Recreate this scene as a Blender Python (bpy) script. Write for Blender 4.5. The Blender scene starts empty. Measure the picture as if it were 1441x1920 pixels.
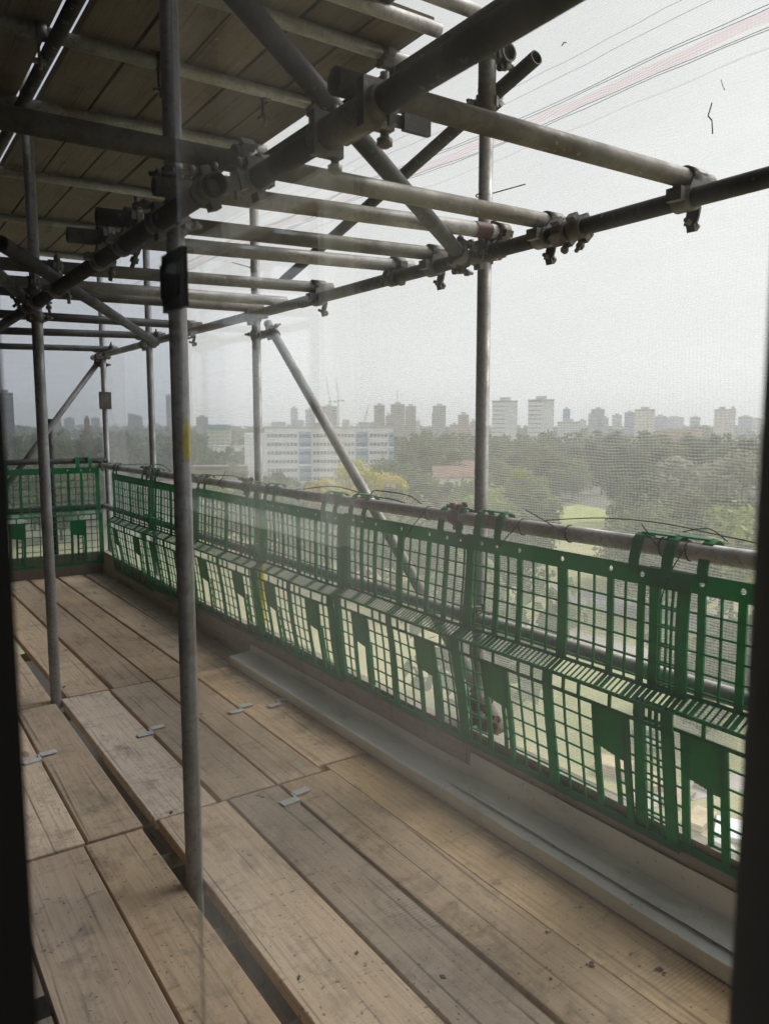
import bpy, math, random
from math import radians, sin, cos, pi
from mathutils import Vector, Matrix
random.seed(11)
S = bpy.context.scene
COL = S.collection
# ------------------------------------------------------------------ camera frame
F = 1442.0
PITCH = math.atan(165 / F)
TH = radians(34.3)          # heading, measured from the +Y run of the scaffold towards +X (outwards)
H = 1.32                    # eye height above the boards
HD = Vector((sin(TH), cos(TH), 0))
FW = Vector((HD.x * cos(PITCH), HD.y * cos(PITCH), -sin(PITCH)))
RT = Vector((HD.y, -HD.x, 0))
UP = RT.cross(FW)
EYE = Vector((0, 0, H))
GZ = -29.0                  # street level


def far(u, v, D):
    """a point of the city at D metres straight ahead, in a surveyed direction"""
    r = FW + RT * ((u - 720.5) / F) - UP * ((v - 960) / F)
    return EYE + r * (D / r.dot(HD))


# ------------------------------------------------------------------ mesh builder
class MB:
    def __init__(s):
        s.v = []; s.f = []; s.sm = []

    def add(s, vs, fs, smooth=False):
        b = len(s.v)
        s.v += [Vector(x) for x in vs]
        for f in fs:
            s.f.append(tuple(i + b for i in f)); s.sm.append(smooth)

    def hexa(s, p):
        s.add(p, [(0, 3, 2, 1), (4, 5, 6, 7), (0, 1, 5, 4), (1, 2, 6, 5), (2, 3, 7, 6), (3, 0, 4, 7)])

    def box(s, a, b):
        x0, y0, z0 = a; x1, y1, z1 = b
        s.hexa([(x0, y0, z0), (x1, y0, z0), (x1, y1, z0), (x0, y1, z0),
                (x0, y0, z1), (x1, y0, z1), (x1, y1, z1), (x0, y1, z1)])

    def bar(s, p, q, w, h, up=(0, 0, 1)):
        p = Vector(p); q = Vector(q); d = (q - p).normalized(); u = Vector(up)
        if abs(d.dot(u)) > .98: u = Vector((1, 0, 0))
        x = d.cross(u).normalized(); y = x.cross(d).normalized()
        x *= w / 2; y *= h / 2
        s.hexa([p - x - y, p + x - y, p + x + y, p - x + y, q - x - y, q + x - y, q + x + y, q - x + y])

    def tube(s, p, q, r, n=20, wall=0.0, cap=True, r2=None):
        p = Vector(p); q = Vector(q); d = (q - p).normalized()
        u = Vector((0, 0, 1)) if abs(d.z) < .9 else Vector((1, 0, 0))
        x = d.cross(u).normalized(); y = d.cross(x).normalized()
        r2 = r if r2 is None else r2
        ring = lambda c, rr: [c + (x * cos(2 * pi * i / n) + y * sin(2 * pi * i / n)) * rr for i in range(n)]
        b = len(s.v)
        s.v += ring(p, r) + ring(q, r2)
        for i in range(n):
            j = (i + 1) % n
            s.f.append((b + i, b + j, b + n + j, b + n + i)); s.sm.append(True)
        if wall > 0:
            s.v += ring(p, r - wall) + ring(q, r2 - wall)
            for i in range(n):
                j = (i + 1) % n
                s.f.append((b + 2 * n + j, b + 2 * n + i, b + 3 * n + i, b + 3 * n + j)); s.sm.append(True)
                s.f.append((b + j, b + i, b + 2 * n + i, b + 2 * n + j)); s.sm.append(False)
                s.f.append((b + n + i, b + n + j, b + 3 * n + j, b + 3 * n + i)); s.sm.append(False)
        elif cap:
            s.f.append(tuple(b + n - 1 - i for i in range(n))); s.sm.append(False)
            s.f.append(tuple(b + n + i for i in range(n))); s.sm.append(False)

    def path(s, pts, r, n=6):
        for a, b in zip(pts, pts[1:]): s.tube(a, b, r, n)

    def build(s, name, m, parent=None, origin=None):
        if parent is not None:
            o0 = Vector((0, 0, 0)); q = parent
            while q is not None: o0 += q.location; q = q.parent
        else:
            o0 = Vector(origin) if origin is not None else Vector((0, 0, 0))
        me = bpy.data.meshes.new(name)
        me.from_pydata([tuple(v - o0) for v in s.v], [], s.f)
        me.polygons.foreach_set('use_smooth', s.sm)
        for mm in (m if isinstance(m, (list, tuple)) else [m]): me.materials.append(mm)
        me.update()
        o = bpy.data.objects.new(name, me); COL.objects.link(o)
        if parent is not None: o.parent = parent
        else: o.location = o0
        return o


def tag(o, label=None, cat=None, group=None, kind=None):
    if label: o['label'] = label
    if cat: o['category'] = cat
    if group: o['group'] = group
    if kind: o['kind'] = kind
    return o


def empty(name, loc, label, cat, group=None):
    o = bpy.data.objects.new(name, None); COL.objects.link(o); o.location = loc
    o.empty_display_size = .1
    return tag(o, label, cat, group)


# ------------------------------------------------------------------ materials
def nd(nt, t, ins=None, **props):
    n = nt.nodes.new(t)
    for k, v in props.items(): setattr(n, k, v)
    for k, v in (ins or {}).items():
        sock = n.inputs[k]
        if isinstance(v, bpy.types.NodeSocket): nt.links.new(v, sock)
        else: sock.default_value = v
    return n


def c4(c): return (c[0], c[1], c[2], 1)


def new_mat(name):
    m = bpy.data.materials.new(name); m.use_nodes = True
    nt = m.node_tree; nt.nodes.clear()
    out = nd(nt, 'ShaderNodeOutputMaterial')
    b = nd(nt, 'ShaderNodeBsdfPrincipled')
    nt.links.new(b.outputs[0], out.inputs[0])
    return m, nt, b, out


def mix(nt, f, a, b, mode='MIX'):
    n = nd(nt, 'ShaderNodeMix', data_type='RGBA', blend_type=mode)
    for sock, v in ((n.inputs[0], f), (n.inputs[6], a), (n.inputs[7], b)):
        if isinstance(v, bpy.types.NodeSocket): nt.links.new(v, sock)
        else: sock.default_value = c4(v) if isinstance(v, tuple) else v
    return n.outputs[2]


def mth(nt, op, a, b=None, c=None, clamp=False):
    n = nd(nt, 'ShaderNodeMath', operation=op, use_clamp=clamp)
    for i, v in enumerate((a, b, c)):
        if v is None: continue
        if isinstance(v, bpy.types.NodeSocket): nt.links.new(v, n.inputs[i])
        else: n.inputs[i].default_value = v
    return n.outputs[0]


def rng(nt, v, a, b, c=0.0, d=1.0):
    n = nd(nt, 'ShaderNodeMapRange', {0: v, 1: a, 2: b, 3: c, 4: d}); return n.outputs[0]


def coords(nt, scale=(1, 1, 1), rand=True):
    tc = nd(nt, 'ShaderNodeTexCoord'); v = tc.outputs['Object']
    if rand:
        oi = nd(nt, 'ShaderNodeObjectInfo')
        cx = nd(nt, 'ShaderNodeCombineXYZ', {0: mth(nt, 'MULTIPLY', oi.outputs['Random'], 37.7), 1: mth(nt, 'MULTIPLY', oi.outputs['Random'], 91.3), 2: mth(nt, 'MULTIPLY', oi.outputs['Random'], 13.1)})
        v = nd(nt, 'ShaderNodeVectorMath', {0: v, 1: cx.outputs[0]}, operation='ADD').outputs[0]
    mp = nd(nt, 'ShaderNodeMapping', {0: v, 3: scale})
    return mp.outputs[0]


def noise(nt, vec, scale, detail=4, rough=.55, dist=0.0):
    return nd(nt, 'ShaderNodeTexNoise', {'Vector': vec, 'Scale': scale, 'Detail': detail, 'Roughness': rough, 'Distortion': dist}).outputs['Fac']


def bump(nt, b, h, strength, dist=.002):
    n = nd(nt, 'ShaderNodeBump', {'Strength': strength, 'Distance': dist, 'Height': h})
    nt.links.new(n.outputs[0], b.inputs['Normal'])


def wood_mat(name, ca, cb, grey, dirt=(.09, .075, .06), greymix=.5, dirtamt=.62, axis=1, splat=False):
    m, nt, b, out = new_mat(name)
    sc = lambda a, l: (a, l, a) if axis == 1 else (l, a, a)
    oi = nd(nt, 'ShaderNodeObjectInfo').outputs['Random']
    base = coords(nt)
    warp = noise(nt, coords(nt, sc(3.0, .8)), 2.0, 3)
    fine = noise(nt, coords(nt, sc(90, 2.6)), 2.0, 6, .65)
    grain = noise(nt, coords(nt, sc(11, .6)), 2.2, 6, .66, 1.6)
    tone = noise(nt, coords(nt, sc(2.2, .8)), 2.0, 3)
    stain = noise(nt, coords(nt, sc(1.6, .8)), 4.5, 9, .74)
    speck = noise(nt, base, 85.0, 2, .5)
    scuff = noise(nt, coords(nt, sc(9, 26)), 1.0, 5, .7)
    col = mix(nt, rng(nt, grain, .25, .78), ca, cb)
    col = mix(nt, mth(nt, 'MULTIPLY', rng(nt, tone, .38, .62), greymix), col, grey)
    rb = nd(nt, 'ShaderNodeHueSaturation', {'Color': col, 'Value': rng(nt, oi, 0, 1, .74, 1.22),
                                            'Saturation': rng(nt, mth(nt, 'FRACT', mth(nt, 'MULTIPLY', oi, 7.3)), 0, 1, .75, 1.15)}).outputs[0]
    col = mix(nt, mth(nt, 'MULTIPLY', rng(nt, fine, .46, .72), .32), rb, dirt, 'MIX')
    rings = nd(nt, 'ShaderNodeTexWave', {'Vector': coords(nt, sc(1, .05)), 'Scale': 11.0, 'Distortion': 7.0, 'Detail': 4.0, 'Detail Scale': .9, 'Detail Roughness': .6}, wave_type='RINGS', rings_direction='Z').outputs['Fac']
    col = mix(nt, mth(nt, 'MULTIPLY', rng(nt, rings, .6, 1.0), .085), col, dirt)
    # growth-ring cracks
    crack = nd(nt, 'ShaderNodeTexWave', {'Vector': coords(nt, sc(1, .035)), 'Scale': 3.2, 'Distortion': 11.0, 'Detail': 3.0, 'Detail Scale': 1.1}, wave_type='BANDS', bands_direction='X' if axis == 1 else 'Y').outputs['Fac']
    ck = mth(nt, 'MULTIPLY', rng(nt, crack, .975, .999), rng(nt, tone, .42, .6))
    col = mix(nt, mth(nt, 'MULTIPLY', ck, .6), col, (.08, .06, .045))
    # band-saw marks across the board, in patches
    saw = nd(nt, 'ShaderNodeTexWave', {'Vector': coords(nt, sc(.35, 1)), 'Scale': 28.0, 'Distortion': 2.2, 'Detail': 2.0, 'Detail Scale': 2.0}, wave_type='BANDS', bands_direction='Y' if axis == 1 else 'X').outputs['Fac']
    sm = mth(nt, 'MULTIPLY', rng(nt, saw, .35, .9), rng(nt, noise(nt, base, 2.1, 2), .54, .66))
    col = mix(nt, mth(nt, 'MULTIPLY', sm, .30), col, dirt)
    # knots
    vo = nd(nt, 'ShaderNodeTexVoronoi', {'Vector': coords(nt, sc(5.4, 2.2)), 'Scale': 1.0}, feature='F1').outputs['Distance']
    kn = rng(nt, mth(nt, 'ADD', vo, mth(nt, 'MULTIPLY', warp, .05)), .075, .125, 1, 0)
    col = mix(nt, mth(nt, 'MULTIPLY', kn, .55), col, (.10, .065, .042))
    streak = noise(nt, coords(nt, sc(22, 1.1)), 1.0, 6, .7)
    col = mix(nt, mth(nt, 'MULTIPLY', rng(nt, streak, .56, .76), .30), col, dirt)
    foot = noise(nt, coords(nt, (1, 1, 1)), 9.0, 5, .7, .6)
    col = mix(nt, mth(nt, 'MULTIPLY', mth(nt, 'MULTIPLY', rng(nt, foot, .52, .68), rng(nt, tone, .40, .56)), .45), col, (.13, .115, .10))
    # dirt, scuffs and specks
    col = mix(nt, mth(nt, 'MULTIPLY', rng(nt, stain, .54, .74), dirtamt), col, dirt)
    col = mix(nt, mth(nt, 'MULTIPLY', rng(nt, scuff, .57, .76), .60), col, dirt)
    col = mix(nt, mth(nt, 'MULTIPLY', rng(nt, speck, .66, .72), .7), col, (.05, .04, .035))
    if splat:
        sp = noise(nt, base, 38.0, 3, .6)
        spm = mth(nt, 'MULTIPLY', rng(nt, sp, .64, .68), rng(nt, noise(nt, base, 3.0, 2), .54, .64))
        col = mix(nt, mth(nt, 'MULTIPLY', spm, .8), col, (.45, .43, .40))
    nt.links.new(col, b.inputs['Base Color'])
    b.inputs['Roughness'].default_value = .82
    b.inputs['Specular IOR Level'].default_value = .25
    hgt = mth(nt, 'SUBTRACT', mth(nt, 'ADD', mth(nt, 'MULTIPLY', fine, .6), mth(nt, 'MULTIPLY', stain, .5)), mth(nt, 'MULTIPLY', ck, .8))
    bump(nt, b, hgt, .55, .003)
    return m


def metal_mat(name, ca, cb, rust, rustamt=.4, metallic=.45, rough=.5):
    m, nt, b, out = new_mat(name)
    v = coords(nt)
    n1 = noise(nt, v, 9, 6, .65); n2 = noise(nt, v, 70, 4, .6); n3 = noise(nt, v, 3.5, 4)
    oi = nd(nt, 'ShaderNodeObjectInfo').outputs['Random']
    col = mix(nt, rng(nt, n1, .35, .66), ca, cb)
    col = mix(nt, mth(nt, 'MULTIPLY', rng(nt, n2, .5, .7), .62), col, rust)
    col = mix(nt, mth(nt, 'MULTIPLY', rng(nt, n3, .52, .68), rustamt), col, rust)
    # pale cement spatter
    sp = mth(nt, 'MULTIPLY', rng(nt, noise(nt, v, 48, 4, .65), .60, .66), rng(nt, n3, .45, .6))
    col = mix(nt, mth(nt, 'MULTIPLY', sp, .5), col, (.42, .41, .38))
    col = nd(nt, 'ShaderNodeHueSaturation', {'Color': col, 'Value': rng(nt, oi, 0, 1, .8, 1.2)}).outputs[0]
    nt.links.new(col, b.inputs['Base Color'])
    b.inputs['Metallic'].default_value = metallic
    nt.links.new(rng(nt, n1, .3, .7, rough - .12, rough + .2), b.inputs['Roughness'])
    bump(nt, b, mth(nt, 'ADD', n2, n1), .25, .0015)
    return m


def plain_mat(name, c, rough=.6, metallic=0.0, var=.15, scale=6.0, spec=.4, c2=None):
    m, nt, b, out = new_mat(name)
    v = coords(nt)
    n = noise(nt, v, scale, 5, .6)
    lo = tuple(x * (1 - var) for x in c); hi = c2 or tuple(min(1, x * (1 + var)) for x in c)
    nt.links.new(mix(nt, rng(nt, n, .35, .65), lo, hi), b.inputs['Base Color'])
    b.inputs['Roughness'].default_value = rough; b.inputs['Metallic'].default_value = metallic
    b.inputs['Specular IOR Level'].default_value = spec
    return m


M = {}
M['board'] = wood_mat('weathered_board', (.80, .60, .415), (.65, .48, .325), (.70, .57, .43))
M['fresh'] = wood_mat('yellow_board', (.66, .48, .30), (.55, .39, .235), (.58, .46, .32), dirt=(.15, .10, .06), greymix=.3, dirtamt=.35)
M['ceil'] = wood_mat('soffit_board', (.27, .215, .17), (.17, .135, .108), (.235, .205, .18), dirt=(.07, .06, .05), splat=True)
M['toe'] = wood_mat('toe_board', (.44, .385, .315), (.35, .305, .245), (.42, .385, .335), dirtamt=.4)
M['toe_x'] = wood_mat('end_toe_board', (.26, .22, .175), (.20, .165, .13), (.26, .24, .21), dirtamt=.4, axis=0)
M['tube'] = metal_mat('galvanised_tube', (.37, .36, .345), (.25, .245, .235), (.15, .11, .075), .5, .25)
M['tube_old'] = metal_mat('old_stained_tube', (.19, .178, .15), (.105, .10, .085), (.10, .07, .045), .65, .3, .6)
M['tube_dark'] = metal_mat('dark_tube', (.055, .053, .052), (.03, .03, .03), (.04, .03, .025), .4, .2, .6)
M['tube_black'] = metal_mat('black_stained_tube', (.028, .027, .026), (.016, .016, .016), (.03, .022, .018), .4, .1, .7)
M['fit'] = metal_mat('coupler_steel', (.22, .215, .205), (.12, .115, .11), (.13, .075, .045), .6, .4, .55)
M['rusty'] = metal_mat('rusty_steel', (.16, .10, .07), (.11, .065, .045), (.19, .09, .05), .7, .2, .75)
M['clip'] = plain_mat('zinc_plate', (.62, .62, .59), .45, .15, .15, 40)
M['tray'] = plain_mat('grey_coated_tray', (.72, .73, .695), .36, .0, .16, 7, .6)
def grimy(name, c, rough):
    m, nt, b, out = new_mat(name)
    v = coords(nt)
    n1 = noise(nt, nd(nt, 'ShaderNodeMapping', {0: v, 3: (1, .35, 1)}).outputs[0], 9, 7, .7); n2 = noise(nt, v, 60, 4, .6); n3 = noise(nt, v, 3, 3)
    col = mix(nt, rng(nt, n3, .35, .65), tuple(x * .88 for x in c), c)
    col = mix(nt, mth(nt, 'MULTIPLY', rng(nt, n1, .52, .74), .55), col, (.27, .24, .19))
    col = mix(nt, mth(nt, 'MULTIPLY', rng(nt, n2, .64, .72), .6), col, (.14, .12, .10))
    nt.links.new(col, b.inputs['Base Color'])
    nt.links.new(rng(nt, n1, .3, .7, rough, rough + .25), b.inputs['Roughness'])
    b.inputs['Specular IOR Level'].default_value = .6
    bump(nt, b, n1, .2, .002)
    return m


M['tray'] = grimy('grey_coated_tray', (.86, .865, .83), .3)
M['sheet'] = grimy('pale_coated_sheet', (.87, .885, .86), .3)
M['yellow'] = plain_mat('yellow_paint', (.62, .47, .03), .55, 0, .3, 14)
M['cord'] = plain_mat('black_cord', (.02, .02, .02), .6)
M['frame'] = plain_mat('dark_window_frame', (.42, .41, .39), .5, 0, .2)
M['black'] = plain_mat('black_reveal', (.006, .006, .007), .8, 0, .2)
M['debris'] = plain_mat('debris', (.12, .10, .085), .9, 0, .5, 40)
M['chip'] = plain_mat('fresh_splinter', (.42, .33, .22), .9, 0, .2, 40)


def green_mat():
    m, nt, b, out = new_mat('green_plastic')
    n = noise(nt, coords(nt), 7, 4)
    col = mix(nt, rng(nt, n, .35, .65), (.006, .185, .065), (.010, .255, .098))
    dn = noise(nt, coords(nt), 26, 6, .7)
    col = mix(nt, mth(nt, 'MULTIPLY', rng(nt, dn, .52, .78), .30), col, (.16, .21, .15))
    nt.links.new(col, b.inputs['Base Color'])
    nt.links.new(rng(nt, dn, .3, .7, .35, .6), b.inputs['Roughness'])
    tr = nd(nt, 'ShaderNodeBsdfTranslucent', {0: (.012, .52, .17, 1)})
    mx = nd(nt, 'ShaderNodeMixShader', {0: .28, 1: b.outputs[0], 2: tr.outputs[0]})
    nt.links.new(mx.outputs[0], out.inputs[0])
    return m


M['green'] = green_mat()


def net_mat(name, col, base, seam=False):
    """knitted white debris netting: open holes, translucent yarn"""
    m, nt, b, out = new_mat(name)
    tc = nd(nt, 'ShaderNodeTexCoord').outputs['Object']
    sep = nd(nt, 'ShaderNodeSeparateXYZ', {0: tc})
    big = noise(nt, tc, 1.6, 4, .6)
    wob = noise(nt, nd(nt, 'ShaderNodeMapping', {0: tc, 3: (1, 1, 2.2)}).outputs[0], 2.6, 4, .6)
    zz = mth(nt, 'ADD', sep.outputs[2], mth(nt, 'MULTIPLY', wob, .055))
    yarn = mth(nt, 'SINE', mth(nt, 'MULTIPLY', zz, 2 * pi / .0085))
    hz = mth(nt, 'ADD', mth(nt, 'ADD', sep.outputs[1], sep.outputs[0]), mth(nt, 'MULTIPLY', wob, .03))
    warp = mth(nt, 'SINE', mth(nt, 'MULTIPLY', hz, 2 * pi / .011))
    # long pulled threads running with the roll, stronger high up
    st = noise(nt, nd(nt, 'ShaderNodeMapping', {0: tc, 3: (1, .10, 34)}).outputs[0], 1.0, 5, .75)
    hi = rng(nt, sep.outputs[2], 1.2, 2.2, .25, 1.0)
    pull = mth(nt, 'MULTIPLY', mth(nt, 'SUBTRACT', st, .5), hi)
    patch = rng(nt, big, .35, .65, .6, 1.25)
    op = mth(nt, 'ADD', base, mth(nt, 'MULTIPLY', mth(nt, 'MULTIPLY', yarn, patch), .075))
    op = mth(nt, 'ADD', op, mth(nt, 'MULTIPLY', warp, .03))
    op = mth(nt, 'ADD', op, mth(nt, 'MULTIPLY', pull, .28))
    op = mth(nt, 'ADD', op, mth(nt, 'MULTIPLY', mth(nt, 'SUBTRACT', big, .5), .10), clamp=True)
    tr = nd(nt, 'ShaderNodeBsdfTransparent')
    tl = nd(nt, 'ShaderNodeBsdfTranslucent', {0: c4(col)})
    df = nd(nt, 'ShaderNodeBsdfDiffuse', {0: c4(col)})
    yn = nd(nt, 'ShaderNodeMixShader', {0: .45, 1: tl.outputs[0], 2: df.outputs[0]})
    fin = nd(nt, 'ShaderNodeMixShader', {0: op, 1: tr.outputs[0], 2: yn.outputs[0]})
    nt.links.new(fin.outputs[0], out.inputs[0])
    return m


M['net'] = net_mat('debris_net', (.94, .94, .93), .225)
M['seam'] = net_mat('pink_seam', (.98, .78, .85), .42)
M['hem'] = net_mat('white_thread', (.92, .92, .92), .7)


def glass_mat(name, tint, sm, refl=.9, veil_amt=1.0):
    m, nt, b, out = new_mat(name)
    tc = nd(nt, 'ShaderNodeTexCoord').outputs['Object']
    n = noise(nt, tc, 3.2, 5, .6); n2 = noise(nt, tc, 40, 3, .6)
    veil = mth(nt, 'ADD', rng(nt, n, .35, .7, .0, .03), mth(nt, 'MULTIPLY', rng(nt, n2, .62, .75), .006))  # translucent haze mixed in to imitate the veiling reflection
    veil = mth(nt, 'MULTIPLY', veil, veil_amt)
    sp = nd(nt, 'ShaderNodeSeparateXYZ', {0: tc})
    ry = mth(nt, 'MULTIPLY', rng(nt, sp.outputs[1], sm[0], sm[0] + .10), rng(nt, sp.outputs[1], sm[1], sm[1] + .12, 1, 0))
    rz = mth(nt, 'MULTIPLY', rng(nt, sp.outputs[2], sm[2], sm[2] + .10), rng(nt, sp.outputs[2], sm[3], sm[3] + .12, 1, 0))
    veil = mth(nt, 'ADD', veil, mth(nt, 'MULTIPLY', mth(nt, 'MULTIPLY', ry, rz), rng(nt, n, .3, .65, .0, .02)))  # soft-edged patch of painted haze where the reflection is brightest
    tr = nd(nt, 'ShaderNodeBsdfTransparent', {0: c4(tint)})
    gl = nd(nt, 'ShaderNodeBsdfGlossy', {0: (1, 1, 1, 1), 1: .0})
    fc = nd(nt, 'ShaderNodeLayerWeight', {0: .5}).outputs['Facing']
    fr = mth(nt, 'MULTIPLY_ADD', mth(nt, 'POWER', fc, 4.0), refl, .07 if refl else .012)
    g = nd(nt, 'ShaderNodeMixShader', {0: fr, 1: tr.outputs[0], 2: gl.outputs[0]})
    tl = nd(nt, 'ShaderNodeBsdfTranslucent', {0: (.9, .9, .9, 1)})
    fin = nd(nt, 'ShaderNodeMixShader', {0: veil, 1: g.outputs[0], 2: tl.outputs[0]})
    nt.links.new(fin.outputs[0], out.inputs[0])
    return m


M['glass'] = glass_mat('veiled_glass', (.99, .995, .99), (.12, .52, .16, .36))
M['tint'] = glass_mat('tinted_glass', (.725, .745, .77), (50, 51, 50, 51), 0.0, .25)


def facade_mat(name, wall, win, fh=2.9, bw=3.2, zf=.45, hf=.35, slab=None):
    m, nt, b, out = new_mat(name)
    tc = nd(nt, 'ShaderNodeTexCoord').outputs['Object']
    sep = nd(nt, 'ShaderNodeSeparateXYZ', {0: tc})
    fz = mth(nt, 'FRACT', mth(nt, 'DIVIDE', mth(nt, 'ADD', sep.outputs[2], 500.0 * fh), fh))
    hx = mth(nt, 'ADD', sep.outputs[0], sep.outputs[1])
    fx = mth(nt, 'FRACT', mth(nt, 'DIVIDE', mth(nt, 'ADD', hx, 500.0 * bw), bw))
    w = mth(nt, 'MULTIPLY', mth(nt, 'GREATER_THAN', fz, 1 - zf), mth(nt, 'GREATER_THAN', fx, hf))
    geo = nd(nt, 'ShaderNodeNewGeometry')
    nz = nd(nt, 'ShaderNodeSeparateXYZ', {0: geo.outputs['Normal']}).outputs[2]
    w = mth(nt, 'MULTIPLY', w, mth(nt, 'LESS_THAN', nz, .5))
    n = noise(nt, tc, .15, 5)
    wc = mix(nt, rng(nt, n, .3, .7), tuple(x * .88 for x in wall), tuple(min(1, x * 1.1) for x in wall))
    nt.links.new(mix(nt, w, wc, win), b.inputs['Base Color'])
    b.inputs['Roughness'].default_value = .75
    return m


def leaf_mat(name, lo, hi, tr):
    m, nt, b, out = new_mat(name)
    n = noise(nt, coords(nt), .35, 4, .6); n2 = noise(nt, coords(nt), 2.0, 2)
    oi = nd(nt, 'ShaderNodeObjectInfo').outputs['Random']
    col = mix(nt, rng(nt, mth(nt, 'ADD', mth(nt, 'MULTIPLY', n, .7), mth(nt, 'MULTIPLY', n2, .3)), .35, .65), lo, hi)
    col = nd(nt, 'ShaderNodeHueSaturation', {'Color': col, 'Hue': rng(nt, oi, 0, 1, .485, .525), 'Value': rng(nt, mth(nt, 'FRACT', mth(nt, 'MULTIPLY', oi, 5.7)), 0, 1, .7, 1.35)}).outputs[0]
    nt.links.new(col, b.inputs['Base Color'])
    b.inputs['Roughness'].default_value = .7; b.inputs['Specular IOR Level'].default_value = .2
    t = nd(nt, 'ShaderNodeBsdfTranslucent', {0: c4(tr)})
    mx = nd(nt, 'ShaderNodeMixShader', {0: .25, 1: b.outputs[0], 2: t.outputs[0]})
    nt.links.new(mx.outputs[0], out.inputs[0])
    return m


M['leaf'] = leaf_mat('green_foliage', (.095, .12, .042), (.225, .25, .10), (.20, .25, .07))
M['leaf_dark'] = leaf_mat('dark_foliage', (.055, .075, .030), (.135, .155, .065), (.12, .16, .05))
M['leaf_yel'] = leaf_mat('yellow_foliage', (.42, .36, .02), (.68, .58, .04), (.5, .42, .04))
M['leaf_pale'] = leaf_mat('silvery_foliage', (.28, .27, .20), (.50, .47, .38), (.3, .3, .22))
M['leaf_lime'] = leaf_mat('lime_foliage', (.16, .20, .04), (.30, .34, .08), (.3, .36, .07))
M['bark'] = plain_mat('bark', (.09, .07, .055), .9, 0, .3, 3)


# ================================================================== SCAFFOLD
R = .02415
YA, YB, YC, YD = 2.07, 3.92, 5.77, 7.07
XO, XI, XR = 1.83, .725, 1.775


def tube(name, label, p, q, m='tube', cat='scaffold tube', group=None, r=R):
    b = MB(); b.tube(p, q, r, 24, .004)
    o = b.build(name, M[m], None, p)
    return tag(o, label, cat, group)


def outz(y): return 1.888            # outer ledger axis


# ---- standards (uprights)
posts = {}
posts['A'] = tube('scaffold_standard', 'tall grey outer upright nearest the window, standing clear against the sky', (XO, YA, -4), (XO, YA, 2.62), group='uprights of the scaffold', cat='scaffold upright')
b = MB(); b.tube((XO, YA, 2.36), (XO, YA, 2.60), R + .006, 24)
b.build('joint_sleeve', M['fit'], posts['A'])
posts['B'] = tube('scaffold_standard', 'outer upright with a yellow painted foot, second from the right', (XO, YB, -4), (XO, YB, 2.66), group='uprights of the scaffold', cat='scaffold upright')
b = MB(); b.tube((XO, YB, .10), (XO, YB, .80), R + .0012, 24, 0, False)
b.build('yellow_band', M['yellow'], posts['B'])
posts['C'] = tube('scaffold_standard', 'outer upright third from the right, passing behind the far rail lashings', (XO, YC, -4), (XO, YC, 2.66), group='uprights of the scaffold', cat='scaffold upright')
posts['D'] = tube('scaffold_standard', 'far corner upright where the two rows of green guards meet', (XO, YD, -4), (XO, YD, 2.66), group='uprights of the scaffold', cat='scaffold upright')
b = MB(); b.box((XO - .055, YD - .05, 1.45), (XO + .045, YD - .028, 1.60))
b.box((XO - .05, YD - .056, 1.465), (XO + .04, YD - .0502, 1.585))
b.build('tag_holder', M['fit'], posts['D'])
posts['I'] = tube('scaffold_standard', 'inner upright rising through the gap in the near boards', (XI, 2.037, -2.2), (XI, 2.037, 3.3), group='uprights of the scaffold', cat='scaffold upright')
b = MB(); vs = []; fs = []  # yellow reflection in the glass, painted as a patch on the upright
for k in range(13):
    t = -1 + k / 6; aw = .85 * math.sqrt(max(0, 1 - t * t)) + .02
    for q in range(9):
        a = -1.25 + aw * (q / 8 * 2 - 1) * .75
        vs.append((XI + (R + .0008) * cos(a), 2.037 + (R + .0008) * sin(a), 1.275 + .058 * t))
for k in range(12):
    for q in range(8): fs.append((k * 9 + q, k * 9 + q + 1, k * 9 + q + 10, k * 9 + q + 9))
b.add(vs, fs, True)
M['reflection'] = plain_mat('yellow_reflection', (.50, .40, .03), .5, 0, .2, 30)
b.build('yellow_reflection', M['reflection'], posts['I'])
posts['L'] = tube('scaffold_standard', 'inner upright at the left, foot at the second board joint', (XI - .018, 3.826, -2.2), (XI - .018, 3.826, 3.3), group='uprights of the scaffold', cat='scaffold upright')
posts['E'] = tube('scaffold_standard', 'short dark stub upright behind the far end rail', (1.385, 7.17, -1), (1.385, 7.17, 1.365), 'tube_dark', group='uprights of the scaffold', cat='scaffold upright')

# ---- ledgers and rails
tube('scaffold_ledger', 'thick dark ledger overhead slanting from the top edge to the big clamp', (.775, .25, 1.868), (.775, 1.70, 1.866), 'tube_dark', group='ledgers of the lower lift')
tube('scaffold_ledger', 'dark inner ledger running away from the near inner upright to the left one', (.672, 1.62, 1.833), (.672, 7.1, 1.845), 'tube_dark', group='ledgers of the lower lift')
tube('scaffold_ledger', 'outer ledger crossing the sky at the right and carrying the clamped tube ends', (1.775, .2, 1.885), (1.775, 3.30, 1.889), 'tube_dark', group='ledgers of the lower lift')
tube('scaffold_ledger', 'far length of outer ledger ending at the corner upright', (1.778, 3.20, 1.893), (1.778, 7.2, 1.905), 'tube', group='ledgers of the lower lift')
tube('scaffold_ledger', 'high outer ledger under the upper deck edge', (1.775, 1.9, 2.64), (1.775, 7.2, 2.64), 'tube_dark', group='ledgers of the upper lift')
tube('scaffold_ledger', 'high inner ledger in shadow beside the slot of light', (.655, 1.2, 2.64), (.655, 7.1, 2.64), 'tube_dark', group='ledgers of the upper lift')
tube('guard_rail', 'long grey top rail from which the green guards hang', (XR, .2, .997), (XR, YD + .12, .952), 'tube', 'guard rail')
tube('guard_rail', 'galvanised middle rail behind the green guards', (XR + .012, .2, .640), (XR + .012, YD + .1, .590), 'tube', 'guard rail')
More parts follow.
